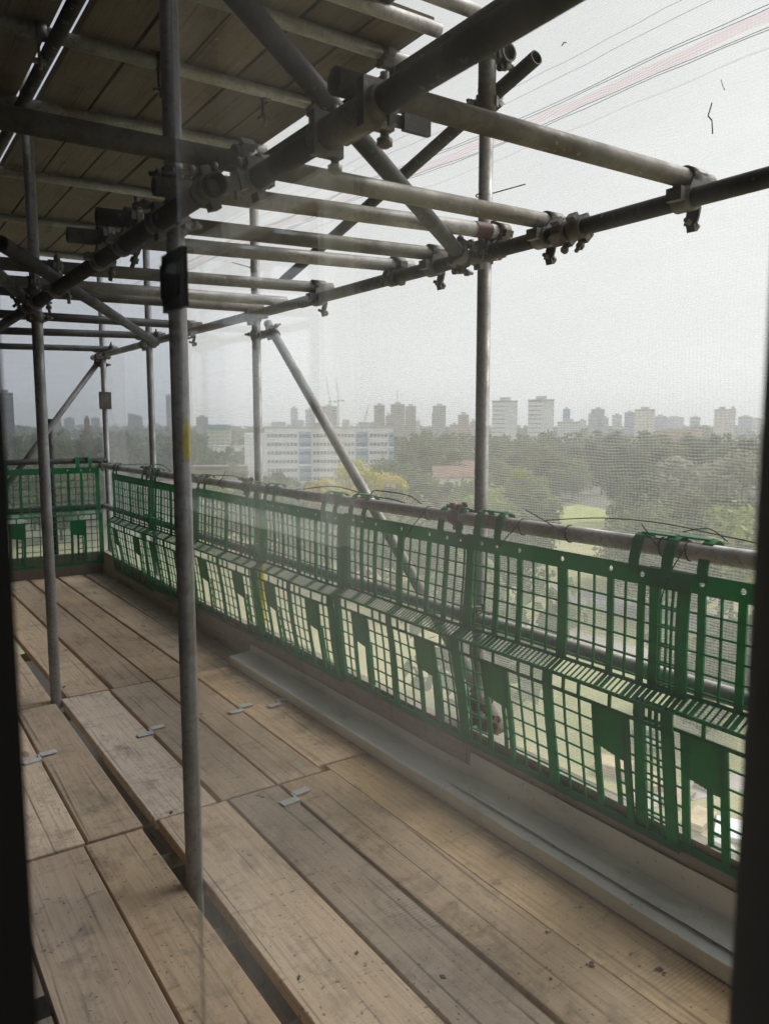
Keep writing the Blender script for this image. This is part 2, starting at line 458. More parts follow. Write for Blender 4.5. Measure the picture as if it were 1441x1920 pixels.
tube('guard_rail', 'top rail closing the far end of the platform', (.2, YD - .01, 1.000), (XO + .0, YD - .01, 1.000), 'tube_dark', 'guard rail')
tube('guard_rail', 'middle rail closing the far end of the platform', (.2, YD - .01, .592), (XO + .0, YD - .01, .592), 'tube_dark', 'guard rail')

# ---- transoms of the lower lift (they lie on the ledgers)
T = [  # y inner, y outer, x inner, x outer, z in, z out, material, label
    (1.252, 1.247, .745, 1.870, 1.930, 1.938, 'tube_old', 'stained transom nearest the window, its end bracket against the sky'),
    (1.72, 1.740, .12, 1.885, 1.912, 1.938, 'tube_old', 'second transom from the right, crossing the big clamp'),
    (2.00, 1.975, .66, 1.840, 1.918, 1.955, 'tube', 'third transom from the right, round coupler on its tip beside the upright'),
    (2.325, 2.285, .60, 1.855, 1.905, 1.938, 'tube_old', 'fourth transom from the right, ending left of the nearest outer upright'),
    (2.60, 2.53, .58, 1.860, 1.905, 1.938, 'tube', 'fifth transom from the right with a dented bright tip'),
    (3.26, 3.14, .10, 1.850, 1.905, 1.940, 'tube_old', 'pale transom passing just above the window latch'),
    (3.62, 3.60, .10, 1.850, 1.905, 1.940, 'tube', 'long transom passing behind the window latch near the middle upright'),
    (3.86, 3.90, .10, 1.860, 1.905, 1.942, 'tube_old', 'transom just beyond the left inner upright'),
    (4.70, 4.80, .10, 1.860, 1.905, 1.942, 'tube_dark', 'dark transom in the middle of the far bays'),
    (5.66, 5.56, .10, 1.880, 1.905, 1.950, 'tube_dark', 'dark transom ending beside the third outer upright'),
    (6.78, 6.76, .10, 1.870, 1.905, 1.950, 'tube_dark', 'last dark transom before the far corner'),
]
for i, (yi, yo, xi, xo, zi, zo, mt, lab) in enumerate(T):
    tube('transom', lab, (xi, yi, zi), (xo, yo, zo), mt, 'scaffold tube', 'transoms of the lower lift')
t3 = [o for o in bpy.data.objects if str(o.get('label', '')).startswith('third transom')][0]
M['redp'] = plain_mat('faded_red_paint', (.13, .055, .05), .6, 0, .4, 20)
b = MB(); b.tube((1.70, 1.9772, 1.9508), (1.765, 1.9762, 1.9528), R + .0012, 24, 0, False); b.build('red_band', M['redp'], t3)
# ---- transoms under the upper deck
for k, (y, x0, x1, dy, lab) in enumerate([
        (2.10, .60, 1.90, .0, 'upper transom nearest the window, at the top edge of the picture'),
        (2.27, .60, 1.78, .0, 'upper transom second from the window, beside the first'),
        (2.50, .30, 1.84, .02, 'upper transom running to the high end of the plan brace'),
        (3.05, .30, 1.84, .02, 'upper transom with small hook bolts, above the big clamp'),
        (3.76, .30, 1.80, -.06, 'upper transom just above the near inner upright head'),
        (4.80, .30, 1.80, -.06, 'upper transom midway along the boarded soffit'),
        (5.84, .30, 1.80, -.08, 'upper transom second from the far end'),
        (6.85, .30, 1.80, .0, 'upper transom at the far end of the soffit')]):
    tube('transom', lab, (x0, y, 2.682), (x1, y + dy, 2.694), 'tube', 'scaffold tube', 'transoms of the upper lift')
# ---- braces
tube('diagonal_brace', 'grey face brace slanting down across the city view to the guards', (1.905, 3.93, 1.87), (1.885, 2.00, .20), 'tube', group='braces', cat='scaffold brace')
tube('diagonal_brace', 'face brace rising right with its open end in the sky', (1.895, 3.72, 2.065), (1.895, 1.905, 2.500), 'tube_dark', group='braces', cat='scaffold brace')
tube('diagonal_brace', 'dark cross brace from the top edge through the big clamp to the near outer upright', (.45, 1.325, 2.165), (1.74, 2.075, 1.878), 'tube_dark', group='braces', cat='scaffold brace')
tube('diagonal_brace', 'end brace leaning from the far corner down to the left', (1.83, 7.12, 1.90), (.70, 7.12, .38), 'tube', group='braces', cat='scaffold brace')
tube('diagonal_brace', 'plan brace in the far bays going out to the third upright', (.40, 2.66, 1.868), (1.72, 5.27, 1.87), 'tube_dark', group='braces', cat='scaffold brace')
tube('diagonal_brace', 'short brace coming in from the left edge to the left upright', (.30, 2.80, 1.90), (.70, 3.98, 1.89), 'tube_dark', group='braces', cat='scaffold brace')


# ---- couplers
def coupler(label, p1, a1, p2, a2, m='fit', group='couplers', flip=1):
    p1 = Vector(p1); p2 = Vector(p2); a1 = Vector(a1).normalized(); a2 = Vector(a2).normalized()
    d = (p2 - p1)
    d = d.normalized() if d.length > 1e-4 else Vector((0, 0, 1))
    b = MB(); bolts = []
    for c, a, sg in ((p1, a1, 1), (p2, a2, -1)):
        dd = (d - a * d.dot(a))
        dd = dd.normalized() if dd.length > .05 else a.orthogonal().normalized()
        s = a.cross(dd).normalized() * flip
        b.tube(c - a * .024, c + a * .024, .0305, 20, .006)
        # saddle towards the other tube, and flap lugs either side
        b.bar(c + dd * sg * .022, c + dd * sg * .044, .036, .036, a)
        for q in (1, -1):
            lug = c + s * q * .037
            b.bar(lug - dd * .011, lug + dd * .011, .018, .032, a)
        bl = MB(); lug = c + s * .041
        out = -dd * sg
        bl.tube(lug - out * .028, lug + out * .052, .0065, 8)
        bl.tube(lug + out * .020, lug + out * .034, .0125, 6)
        bl.tube(lug - out * .034, lug - out * .022, .0125, 6)
        bolts.append(bl)
    if (p2 - p1).length > .09: b.bar(p1, p2, .03, .03, a1)
    o = b.build('scaffold_coupler', M[m], None, p1)
    tag(o, label, 'coupler', group)
    for bl in bolts: bl.build('bolt', M[m], o)
    return o


def bracket(label, y, zt, xo):
    """putlog clip: saddle round the transom tip with a hooked plate hanging past the ledger"""
    o0 = Vector((1.80, y, 1.93))
    b = MB(); zl = 1.888; xl = 1.776
    b.tube((xo - .105, y, zt - .001), (xo - .045, y, zt), .0305, 20, .006)
    b.tube((xl, y - .026, zl), (xl, y + .026, zl), .0325, 20, .008)
    for s_ in (-1, 1):
        b.hexa([(xl - .030, y + s_ * .024 - .003, zl + .004), (xl + .034, y + s_ * .024 - .003, zl + .004), (xl + .034, y + s_ * .024 + .003, zl + .004), (xl - .030, y + s_ * .024 + .003, zl + .004),
                (xo - .100, y + s_ * .027 - .003, zt + .01), (xo - .050, y + s_ * .027 - .003, zt + .01), (xo - .050, y + s_ * .027 + .003, zt + .01), (xo - .100, y + s_ * .027 + .003, zt + .01)])
    b.box((xl - .052, y - .022, zl - .012), (xl - .033, y + .022, zl + .020))
    o = b.build('transom_bracket', M['fit'], None, o0)
    tag(o, label, 'coupler', 'brackets clamping transom tips to the outer ledger')
    h = MB()
    pts = [(xl + .030, zl + .012), (xl + .037, zl - .018), (xl + .031, zl - .042), (xl + .024, zl - .060), (xl + .030, zl - .078)]
    for (xa, za), (xb, zb) in zip(pts, pts[1:]):
        h.bar((xa, y, za), (xb, y, zb + .0005), .038 if zb > zl - .07 else .024, .006, (1, 0, 0))
    h.build('hook', M['fit'], o)
    bl = MB(); bl.tube((xl + .042, y, zl - .062), (xl + .002, y, zl - .050), .0065, 8)
    bl.tube((xl + .048, y, zl - .064), (xl + .036, y, zl - .060), .0125, 6)
    bl.build('bolt', M['fit'], o)


Xd, Yd, Zd = (1, 0, 0), (0, 1, 0), (0, 0, 1)
bracket('hanging bracket on the tip of the stained transom nearest the window', 1.247, 1.938, 1.870)
bracket('hanging bracket on the second transom, just right of the nearest outer upright', 1.740, 1.938, 1.885)
bracket('hanging bracket on the fourth transom, just left of the nearest outer upright', 2.285, 1.938, 1.855)
bracket('hanging bracket on the pale transom above the latch, on the outer ledger', 3.14, 1.940, 1.850)
bracket('hanging bracket on the transom beyond the second outer upright', 4.80, 1.942, 1.860)
CP = [
    ('coupler holding the outer ledger to the nearest outer upright', (XO, YA, 1.895), Zd, (1.775, YA - .03, 1.887), Yd),
    ('round coupler on the tip of the third transom', (1.815, 1.975, 1.954), Xd, (1.80, 1.99, 1.90), Yd),
    ('coupler under the dented tip of the fifth transom', (1.79, 2.533, 1.937), Xd, (1.775, 2.535, 1.887), Yd),
    ('coupler at the low end of the dark cross brace', (1.70, 2.052, 1.887), (1.29, .75, -.287), (1.775, 2.13, 1.888), Yd),
    ('long sleeve coupler on the outer ledger right of the second transom', (1.775, 1.60, 1.887), Yd, (1.775, 1.66, 1.887), Yd),
    ('swivel coupler near the top of the nearest outer upright', (XO, YA + .01, 2.40), Zd, (1.895, 2.115, 2.449), (0, -1.8, .43)),
    ('upper coupler at the head of the nearest outer upright', (XO, YA, 2.55), Zd, (1.89, YA - .02, 2.56), Yd),
    ('coupler tying the outer ledger to the second outer upright', (XO, YB, 1.90), Zd, (1.778, YB - .03, 1.894), Yd),
    ('swivel coupler at the head of the face brace', (1.905, 3.86, 1.81), (.02, 1.93, 1.67), (XO, YB, 1.80), Zd),
    ('coupler tying the outer ledger to the third outer upright', (XO, YC, 1.905), Zd, (1.778, YC - .03, 1.900), Yd),
    ('coupler at the tip of the transom beside the third upright', (1.83, 5.56, 1.949), Xd, (1.778, 5.56, 1.900), Yd),
    ('coupler at the far corner upright under the last transom', (XO, YD, 1.90), Zd, (1.778, YD - .04, 1.904), Yd),
    ('coupler at the head of the leaning end brace', (1.80, 7.12, 1.86), (1.13, 0, 1.52), (XO, YD + .01, 1.84), Zd),
    ('coupler at the tip of the last dark transom', (1.83, 6.76, 1.95), Xd, (1.778, 6.77, 1.904), Yd),
    ('coupler joining the dark ledger end to the near inner upright', (XI, 2.037, 1.84), Zd, (.672, 2.01, 1.834), Yd),
    ('coupler above the near inner upright joint gripping the third transom', (.79, 1.995, 1.93), Xd, (XI, 2.037, 1.955), Zd),
    ('coupler where the two inner ledgers overlap', (.775, 1.655, 1.866), Yd, (.672, 1.67, 1.833), Yd),
    ('coupler on the inner ledger left of the near inner upright', (.672, 2.32, 1.834), Yd, (.70, 2.32, 1.91), Xd),
    ('coupler gripping the fifth transom on the inner ledger', (.672, 2.58, 1.835), Yd, (.69, 2.585, 1.912), Xd),
    ('coupler carrying the pale transom on the inner ledger', (.672, 3.22, 1.836), Yd, (.67, 3.225, 1.915), Xd),
    ('coupler tying the inner ledger to the left inner upright', (XI - .018, 3.826, 1.87), Zd, (.672, 3.79, 1.838), Yd),
    ('coupler on the short brace beside the left inner upright', (.67, 3.89, 1.893), (.4, 1.18, -.01), (XI - .018, 3.83, 1.80), Zd),
    ('coupler gripping the long transom over the inner ledger', (.672, 3.61, 1.838), Yd, (.66, 3.615, 1.913), Xd),
    ('coupler where the second transom crosses the thick ledger', (.775, 1.715, 1.925), Xd, (.775, 1.66, 1.868), Yd),
    ('lower rusty coupler on the second outer upright at the middle rail', (XO, YB, .615), Zd, (XR + .01, YB - .04, .615), Yd),
    ('coupler on the nearest outer upright at the middle rail', (XO, YA, .628), Zd, (XR + .01, YA - .035, .628), Yd),
    ('coupler tying the middle rail to the third outer upright', (XO, YC, .602), Zd, (XR + .01, YC - .04, .602), Yd),
    ('coupler tying the top rail to the far corner upright', (XO, YD, .96), Zd, (XR, YD - .04, .955), Yd),
    ('coupler tying the top rail to the third outer upright', (XO, YC, .965), Zd, (XR, YC - .03, .962), Yd),
    ('small hook coupler on the high outer end of the upper transom over the clamp', (1.72, 3.065, 2.69), Xd, (1.775, 3.065, 2.642), Yd),
    ('small hook coupler on the upper transom running to the plan brace', (1.72, 2.515, 2.69), Xd, (1.775, 2.52, 2.642), Yd),
    ('small hook coupler on the upper transom above the near inner upright', (1.72, 3.705, 2.69), Xd, (1.775, 3.705, 2.642), Yd),
    ('small hook coupler on the upper transom midway along the soffit', (1.72, 4.745, 2.69), Xd, (1.775, 4.745, 2.642), Yd),
]
for c in CP: coupler(*c)
coupler('rusty coupler wrapped round the top rail at the nearest outer upright', (XO, YA + .02, .985), Zd, (XR, YA + .06, .986), Yd, 'rusty')
coupler('rusty coupler on the top rail at the second outer upright', (XO, YB, .97), Zd, (XR, YB + .04, .973), Yd, 'rusty')
coupler('rusty swivel coupler at the foot of the face brace behind the guards', (1.888, 2.12, .31), (.02, 1.93, 1.67), (XO, YA, .30), Zd, 'rusty')
coupler('rusty coupler with a loose flap low on the nearest outer upright', (XO, YA, .22), Zd, (1.80, YA - .09, .24), Yd, 'rusty')

# ---- the big joint clamp on the thick ledger
b = MB()
b.tube((.775, 1.13, 1.866), (.775, 1.36, 1.866), R + .006, 24)
for y in (1.15, 1.32):
    b.box((.742, y, 1.826), (.806, y + .022, 1.905))
b.box((.800, 1.172, 1.850), (.814, 1.32, 1.882))
o = tag(b.build('sleeve_clamp', M['fit'], None, (.775, 1.25, 1.866)), 'big sleeve clamp round the thick overhead ledger where the plan brace crosses', 'coupler')
for y in (1.165, 1.335):
    bl = MB(); bl.tube((.795, y, 1.80), (.795, y, 1.925), .008, 8); bl.tube((.795, y, 1.803), (.795, y, 1.816), .014, 6)
    bl.build('bolt', M['fit'], o)
b = MB(); b.box((.80, 1.112, 1.816), (.856, 1.122, 1.844)); b.box((.775, 1.1221, 1.822), (.85, 1.128, 1.842))
b.build('wedge', M['tube_dark'], o)
# hanging hook plate on the upper transom above it
for y, x, lab in ((3.05, .62, 'near'), (3.05, 1.05, 'middle'), (3.075, 1.50, 'far')):
    b = MB()
    b.tube((x - .018, y, 2.684 + (x - .3) * .008), (x + .018, y, 2.684 + (x - .3) * .008), .030, 16, .005)
    b.bar((x, y + .03, 2.70), (x, y + .03, 2.60), .02, .006, (1, 0, 0))
    b.box((x - .022, y + .015, 2.592), (x + .022, y + .04, 2.604))
    o = tag(b.build('board_hook', M['fit'], None, (x, y, 2.68)), lab + ' board hook hanging on the upper transom with hook bolts', 'hook', 'board hooks on the upper transom')
    bl = MB(); bl.tube((x, y + .012, 2.61), (x, y + .012, 2.565), .007, 8); bl.build('bolt', M['fit'], o)

# ================================================================== DECK
def board(name, label, x0, x1, y0, y1, z1, th=.038, m='board', group=None, tilt=0.0, cat='scaffold board', axis=1):
    w = x1 - x0; L = y1 - y0
    cx, cy = (x0 + x1) / 2, (y0 + y1) / 2
    b = MB(); e = .003
    hx, hy = w / 2, L / 2
    def ring(dx, dy, z): return [(-hx + dx, -hy + dy, z), (hx - dx, -hy + dy, z), (hx - dx, hy - dy, z), (-hx + dx, hy - dy, z)]
    vs = ring(e, e, -th) + ring(0, 0, -th + e) + ring(0, 0, -e) + ring(e, e, 0)
    fs = [(3, 2, 1, 0), (12, 13, 14, 15)]
    for k in range(3):
        for i in range(4):
            j = (i + 1) % 4
            fs.append((k * 4 + i, k * 4 + j, k * 4 + 4 + j, k * 4 + 4 + i))
    b.add(vs, fs)
    o = b.build(name, M[m], None)
    o.location = (cx, cy, z1); o.rotation_euler = (0, random.uniform(-.004, .004), tilt)
    return tag(o, label, cat, group)


ND, RDm, FDk = 'boards of the near bay', 'boards of the middle bay', 'boards of the far bay'
G = .004
# near bay
board('scaffold_board', 'outermost left board in deep shade of the near bay', .285, .507, -.6, 2.425, -.002, group=ND)
board('scaffold_board', 'dark stained near board left of the open gap', .518, .6985, -.6, 2.432, -.004, group=ND, tilt=.004)
board('scaffold_board', 'near board right of the open gap, beside the upright foot', .752, .994, -.6, 2.448, 0, group=ND)
board('scaffold_board', 'near board with saw marks, second from the open gap', 1.002, 1.196, -.6, 2.446, .001, group=ND)
board('scaffold_board', 'near board next to the yellowish plank', 1.210, 1.424, -.6, 2.452, -.001, group=ND)
board('scaffold_board', 'smooth yellowish plank alongside the grey tray', 1.4255, 1.742, -.6, 2.50, -.003, m='fresh', group=ND)
# middle bay
board('scaffold_board', 'leftmost middle-bay board beside the black reveal', .285, .515, 2.440, 3.770, .001, group=RDm)
board('scaffold_board', 'middle-bay board left of the left upright foot', .525, .700, 2.446, 3.800, -.001, group=RDm)
board('scaffold_board', 'cracked middle-bay board right of the gap', .738, .958, 2.458, 3.842, .000, group=RDm, tilt=.008)
board('scaffold_board', 'orange tinted middle-bay board behind the near upright', .972, 1.184, 2.456, 3.848, .002, m='fresh', group=RDm, tilt=.010)
board('scaffold_board', 'middle-bay board third from the gap', 1.197, 1.388, 2.462, 3.852, .000, group=RDm, tilt=.004)
board('scaffold_board', 'middle-bay board tucked against the grey tray', 1.396, 1.742, 2.51, 3.870, -.001, group=RDm)
# far bay
board('scaffold_board', 'far-bay board at the left edge of the picture', .285, .505, 3.785, 7.02, .001, group=FDk)
board('scaffold_board', 'far-bay board left of the left upright foot', .515, .695, 3.812, 7.02, .000, group=FDk)
board('scaffold_board', 'far-bay board right of the dark gap', .735, .935, 3.862, 7.02, .000, group=FDk, tilt=.018)
board('scaffold_board', 'far-bay board second from the dark gap', .952, 1.148, 3.862, 7.02, .001, group=FDk, tilt=.020)
board('scaffold_board', 'far-bay board in the middle of the row', 1.164, 1.372, 3.866, 7.02, -.001, group=FDk, tilt=.016)
board('scaffold_board', 'bluish paint-smeared far-bay board', 1.386, 1.584, 3.868, 7.02, .000, group=FDk, tilt=.014)
board('scaffold_board', 'far-bay board along the foot of the toe board', 1.592, 1.742, 3.890, 7.02, -.002, group=FDk)
# boards of the deck below, seen through the gap
for k, x in enumerate((.30, .54, .78, 1.02, 1.26, 1.50)):
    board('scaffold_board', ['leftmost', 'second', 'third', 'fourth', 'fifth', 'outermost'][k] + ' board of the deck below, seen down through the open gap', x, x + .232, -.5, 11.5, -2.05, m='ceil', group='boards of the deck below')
for y, lab in ((.95, 'nearest'), (1.45, 'second'), (1.86, 'third'), (2.30, 'fourth')):
    tube('transom', lab + ' tube under the deck, seen in the open gap', (.2, y, -.068), (1.9, y, -.068), 'tube', 'scaffold tube', 'tubes under the deck')
for y, lab in ((2.60, 'near'), (3.78, 'middle'), (4.9, 'far'), (6.4, 'last')):
    tube('transom', lab + ' tube carrying the middle and far boards', (.2, y, -.068), (1.9, y, -.068), 'tube', 'scaffold tube', 'tubes under the deck')

# upper deck (its soffit is the dark ceiling)
ux = [(.30, .505), (.515, .66), (.75, .948), (.956, 1.148), (1.157, 1.362), (1.370, 1.572), (1.580, 1.790)]
ucol = ['against the building', 'left of the slot of light', 'right of the slot of light', 'second from the slot', 'third from the slot', 'fourth from the slot', 'along the outer edge']
uy = [(-.3, 2.30), (2.31, 4.20), (4.21, 7.0)]
uname = ['near', 'middle', 'far']
for j, (y0, y1) in enumerate(uy):
    for i, (x0, x1) in enumerate(ux):
        if j == 0 and i > 5: continue
        yy1 = y1 - random.uniform(0, .01)
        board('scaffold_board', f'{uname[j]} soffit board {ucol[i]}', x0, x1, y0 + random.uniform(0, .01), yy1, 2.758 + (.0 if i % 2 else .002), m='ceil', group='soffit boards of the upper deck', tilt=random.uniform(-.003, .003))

# toe boards
def toe(label, y0, y1, z0, z1):
    b = MB(); b.box((1.746, y0, z0), (1.784, y1, z1))
    o = b.build('toe_board', M['toe'], None, (1.765, (y0 + y1) / 2, .1)); tag(o, label, 'toe board', 'toe boards')
toe('toe board length behind the pale sheet, nearest the window', -.4, 2.03, .002, .235)
toe('toe board length with hairline stains in the middle', 2.035, 3.90, .0, .215)
toe('toe board length running to the far corner', 3.906, 7.03, -.01, .195)
b = MB(); b.box((1.746, -.5, -2.045), (1.784, 11.5, -1.78))
tag(b.build('toe_board', M['toe'], None, (1.765, 3, -1.9)), 'toe board of the deck below, glimpsed through the open gap', 'toe board', 'toe boards')
b = MB(); b.box((.2, 7.030, -.04), (1.80, 7.068, .19))
tag(b.build('toe_board', M['toe_x'], None, (1, 7.05, .07)), 'toe board across the far end of the platform', 'toe board', 'toe boards')


def extrude_y(prof, y0, y1, m, name, label, cat, wob=0.0, group=None, th=.002):
    """thin folded sheet following prof (x, z) from y0 to y1"""
    n = len(prof); N = 24; b = MB()
    rows = []
    for k in range(N + 1):
        y = y0 + (y1 - y0) * k / N
        dz = wob * sin(k * 1.7) + wob * .6 * sin(k * .63 + 1)
        rows.append([Vector((x + dz * .5, y, z + (dz if 0 < i < n - 1 else dz * .3))) for i, (x, z) in enumerate(prof)])
    vs = [p for r_ in rows for p in r_]
    fs = []
    for k in range(N):
        for i in range(n - 1):
            a = k * n + i
            fs.append((a, a + 1, a + n + 1, a + n))
    b.add(vs, fs)
    o = b.build(name, M[m], None, (prof[0][0], (y0 + y1) / 2, prof[0][1]))
    sol = o.modifiers.new('thickness', 'SOLIDIFY'); sol.thickness = th; sol.offset = 0
    return tag(o, label, cat, group)


extrude_y([(1.618, .004), (1.616, .050), (1.650, .054), (1.736, .060), (1.741, .10)], .1, 3.88, 'tray', 'metal_tray',
          'long folded grey metal tray along the toe board', 'metal tray', .0012)
extrude_y([(1.648, .066), (1.690, .0685), (1.731, .076), (1.738, .155)], .1, 2.0, 'sheet', 'flashing_sheet',
          'paler folded sheet lying in the tray at the right', 'metal sheet', .0012)

# board clips
def clip(label, x, y, a):
    b = MB()
    c, s = cos(a), sin(a)
    def pl(dx, dy, w, l, z):
        pts = [(-w / 2, -l / 2), (w / 2, -l / 2), (w / 2, l / 2), (-w / 2, l / 2)]
        P = [(x + dx + px * c - py * s, y + dy + px * s + py * c) for px, py in pts]
        b.hexa([(X, Y, z) for X, Y in P] + [(X, Y, z + .004) for X, Y in P])
    pl(-.034, -.022, .062, .034, .004); pl(.036, .022, .062, .034, .005)
    b.box((x - .004, y - .03, -.03), (x + .004, y + .03, .0075))
    tag(b.build('board_clip', M['clip'], None, (x, y, 0)), label, 'board clip', 'zinc clips on the board joints')
clip('zinc clip on the joint at the left edge', .518, 3.185, .1)
clip('zinc clip left of the near upright', .966, 3.20, .05)
clip('zinc clip right of the near upright in the middle bay', 1.393, 3.225, .0)
clip('zinc clip on the near bay joint', 1.203, 2.325, .12)
clip('half hidden zinc clip beside the tray', 1.575, 3.20, .1)

# debris
def scrap(label, x, y, r, m='debris', flat=.5, seed=0):
    rr = random.Random(seed); b = MB()
    for k in range(4):
        cx, cy = x + rr.uniform(-r, r), y + rr.uniform(-r, r); s = r * rr.uniform(.4, .8)
        a = rr.uniform(0, 3)
        P = [(cx + s * cos(a + q * pi / 2) * rr.uniform(.5, 1.1), cy + s * sin(a + q * pi / 2) * rr.uniform(.5, 1.1)) for q in range(4)]
        b.hexa([(X, Y, .001) for X, Y in P] + [(X + rr.uniform(-.002, .002), Y, .001 + s * flat * rr.uniform(.5, 1)) for X, Y in P])
    tag(b.build('debris_scrap', M[m], None, (x, y, 0)), label, 'debris')
scrap('dark crumb of dirt at the bottom right on the yellowish plank', 1.40, 1.165, .010, seed=3)
scrap('pale wood splinter at the board end near the clip', 1.10, 2.41, .016, 'chip', .3, 5)
scrap('small scrap further right on the yellowish plank', 1.53, 1.05, .012, 'debris', .15, 8)
scrap('small dark scrap by the foot of the tray', 1.56, 1.33, .006, 'debris', .3, 9)

rq = random.Random(5)
crumbs = []
for k in range(26):
    crumbs.append((rq.uniform(.78, 1.6), rq.uniform(.7, 4.5)))
for k, (x, y) in enumerate(crumbs):
    b = MB(); s_ = rq.uniform(.0025, .006); a = rq.uniform(0, 3); l = s_ * rq.choice((1, 1.5, 3))
    P = [(x + l * cos(a), y + l * sin(a)), (x - s_ * sin(a), y + s_ * cos(a)), (x - l * cos(a), y - l * sin(a)), (x + s_ * sin(a), y - s_ * cos(a))]
    b.hexa([(X, Y, .001) for X, Y in P] + [(X + .001, Y, .001 + s_ * .6) for X, Y in P])
    o = b.build('debris_crumb', M['chip'] if k % 5 == 0 else M['debris'], None, (x, y, 0))
    tag(o, 'tiny pale wood chip lying on the scaffold boards' if k % 5 == 0 else 'tiny dark crumb of dirt lying on the scaffold boards', 'debris', 'pale chips on the boards' if k % 5 == 0 else 'dark crumbs on the boards')

# ================================================================== BRICK GUARDS
def guard(label, y_far, y_near, ztop, zbot, seed, xtop=1.738, xbot=1.728, end=False, dx=0.0):
    """one moulded mesh guard; s runs from y_far (0) to y_near (W)"""
    rr = random.Random(seed)
    W = abs(y_far - y_near)
    ph = [rr.uniform(0, 6) for _ in range(6)]; amp = rr.uniform(.003, .007)
    hgt = ztop - zbot
    zs = .52 * hgt                                   # shelf height above the bottom

    def place(s, t, d):
        # s along, t height above bottom, d outward from the panel face
        k = t / hgt
        base = xbot + (xtop - xbot) * k
        bow = amp * sin(ph[0] + 5.5 * s) * sin(pi * min(1, max(0, k))) + .003 * sin(ph[1] + 9 * k + 3 * s)
        sw = .005 * sin(ph[2] + 5.5 * k) * (4 * (s / W - .5) ** 2) + .002 * sin(ph[3] + 9 * k + 4 * s)
        if end: return Vector((y_far + (s + sw) * (1 if y_near > y_far else -1), base + bow + d, zbot + t))
        return Vector((base + bow + d + dx, y_far - (s + sw), zbot + t))
    b = MB()

    def quad(s0, s1, t0, t1, d0=0.0, d1=None, th=.004, ns=1, ntt=1):
        d1 = d0 if d1 is None else d1
        for i in range(ns):
            for j in range(ntt):
                a0 = s0 + (s1 - s0) * i / ns; a1 = s0 + (s1 - s0) * (i + 1) / ns
                b0 = t0 + (t1 - t0) * j / ntt; b1 = t0 + (t1 - t0) * (j + 1) / ntt
                e0 = d0 + (d1 - d0) * j / ntt; e1 = d0 + (d1 - d0) * (j + 1) / ntt
                b.hexa([place(a0, b0, e0), place(a1, b0, e0), place(a1, b1, e1), place(a0, b1, e1),
                        place(a0, b0, e0 + th), place(a1, b0, e0 + th), place(a1, b1, e1 + th), place(a0, b1, e1 + th)])
    h = W / 2
    e, mw, cw = .036, .022, .038
    # rib centres in one half: edge, t, t, M, t, M2, t, t, centre
    def half(sgn, c0):
        x = lambda q: c0 + sgn * q
        return [('t', x(.067)), ('t', x(.128)), ('M', x(.190)), ('t', x(.245)), ('M', x(.300)), ('t', x(.355)), ('t', x(.403))]
    sc = (h - .0) / .455
    ribs = [('E', e / 2), ('E', W - e / 2), ('C', h)]
    for sg in (1, -1):
        for k, x in half(sg, 0): ribs.append((k, h + x * sc))
    wd = {'E': e, 'C': cw, 'M': mw, 't': .0065}
    tb = hgt - .052                                  # underside of the top band
    # upper half
    he = .011; tc_ = hgt - .023
    holes = sorted(x for k, x in ribs if k in 'MC')
    holes = [.085 * W] + holes + [W - .085 * W]
    holes = sorted(holes)
    prev = 0
    for x in holes:
        quad(prev, x - he, tb, hgt, ns=3, th=.006); prev = x + he
        quad(x - he, x + he, tb, tc_ - he, th=.006); quad(x - he, x + he, tc_ + he, hgt, th=.006)
        sq = [(he, 0), (he, he), (0, he), (-he, he), (-he, 0), (-he, -he), (0, -he), (he, -he)]
        oc = [(.0085 * cos(q * pi / 4), .0085 * sin(q * pi / 4)) for q in range(8)]
        vv = [place(x + a, tc_ + c_, 0) for a, c_ in sq] + [place(x + a, tc_ + c_, 0) for a, c_ in oc] + [place(x + a, tc_ + c_, .006) for a, c_ in sq] + [place(x + a, tc_ + c_, .006) for a, c_ in oc]
        ff = []
        for q in range(8):
            w_ = (q + 1) % 8
            ff += [(q, w_, 8 + w_, 8 + q), (16 + w_, 16 + q, 24 + q, 24 + w_), (8 + q, 8 + w_, 24 + w_, 24 + q)]
        b.add(vv, ff)
    quad(prev, W, tb, hgt, ns=3, th=.006)
    for k, s in ribs:
        w = wd[k]
        quad(s - w / 2, s + w / 2, zs + .035, tb, ntt=7, th=.007 if k != 't' else .005, d0=-.001 if k != 't' else .0)
    rows = 5
    for i in range(1, rows + 1):
        t = tb - (tb - zs - .035) * i / (rows + .35)
        quad(e, W - e, t - .0028, t + .0028, ns=18, th=.004)
    # round eyelets along the top band read as pale dots: small raised bosses
    # sloped shelf with slots
    sd = -.055
    quad(0, W, zs + .028, zs + .038, 0, ns=18, th=.006)
    quad(0, W, zs - .004, zs + .006, sd, ns=18, th=.006)
    n = int(W / .0185)
    for i in range(n + 1):
        s = W * i / n
        near = any(k in 'ECM' and abs(s - x) < wd[k] / 2 + .008 for k, x in ribs)
        w = .014 if near else .0055
        quad(max(0, s - w / 2), min(W, s + w / 2), zs + .002, zs + .032, sd + .003, .003, th=.004)
    # short row under the shelf
    lt = zs - .045
    quad(0, W, lt - .006, lt + .004, sd + .004, ns=18, th=.005)
    for k, s in ribs:
        if k == 'M': continue
        w = wd[k] if k != 't' else .010
        quad(s - w / 2, s + w / 2, lt, zs, sd + .001, sd + .0, th=.005)
    # lower half follows the front of the shelf down to the toe board
    bb = .024
    dl = lambda t: sd + .004 + (0 - sd) * max(0, (lt - t) / lt) * .92
    def lq(s0, s1, t0, t1, ns=1, ntt=1, th=.005, off=0.0): quad(s0, s1, t0, t1, dl(t0) + off, dl(t1) + off, th, ns, ntt)
    lq(0, W, 0, bb, ns=18, th=.007)
    ms = sorted(x for k, x in ribs if k == 'M')
    tong = [(ms[0], ms[1]), (ms[2], ms[3])]
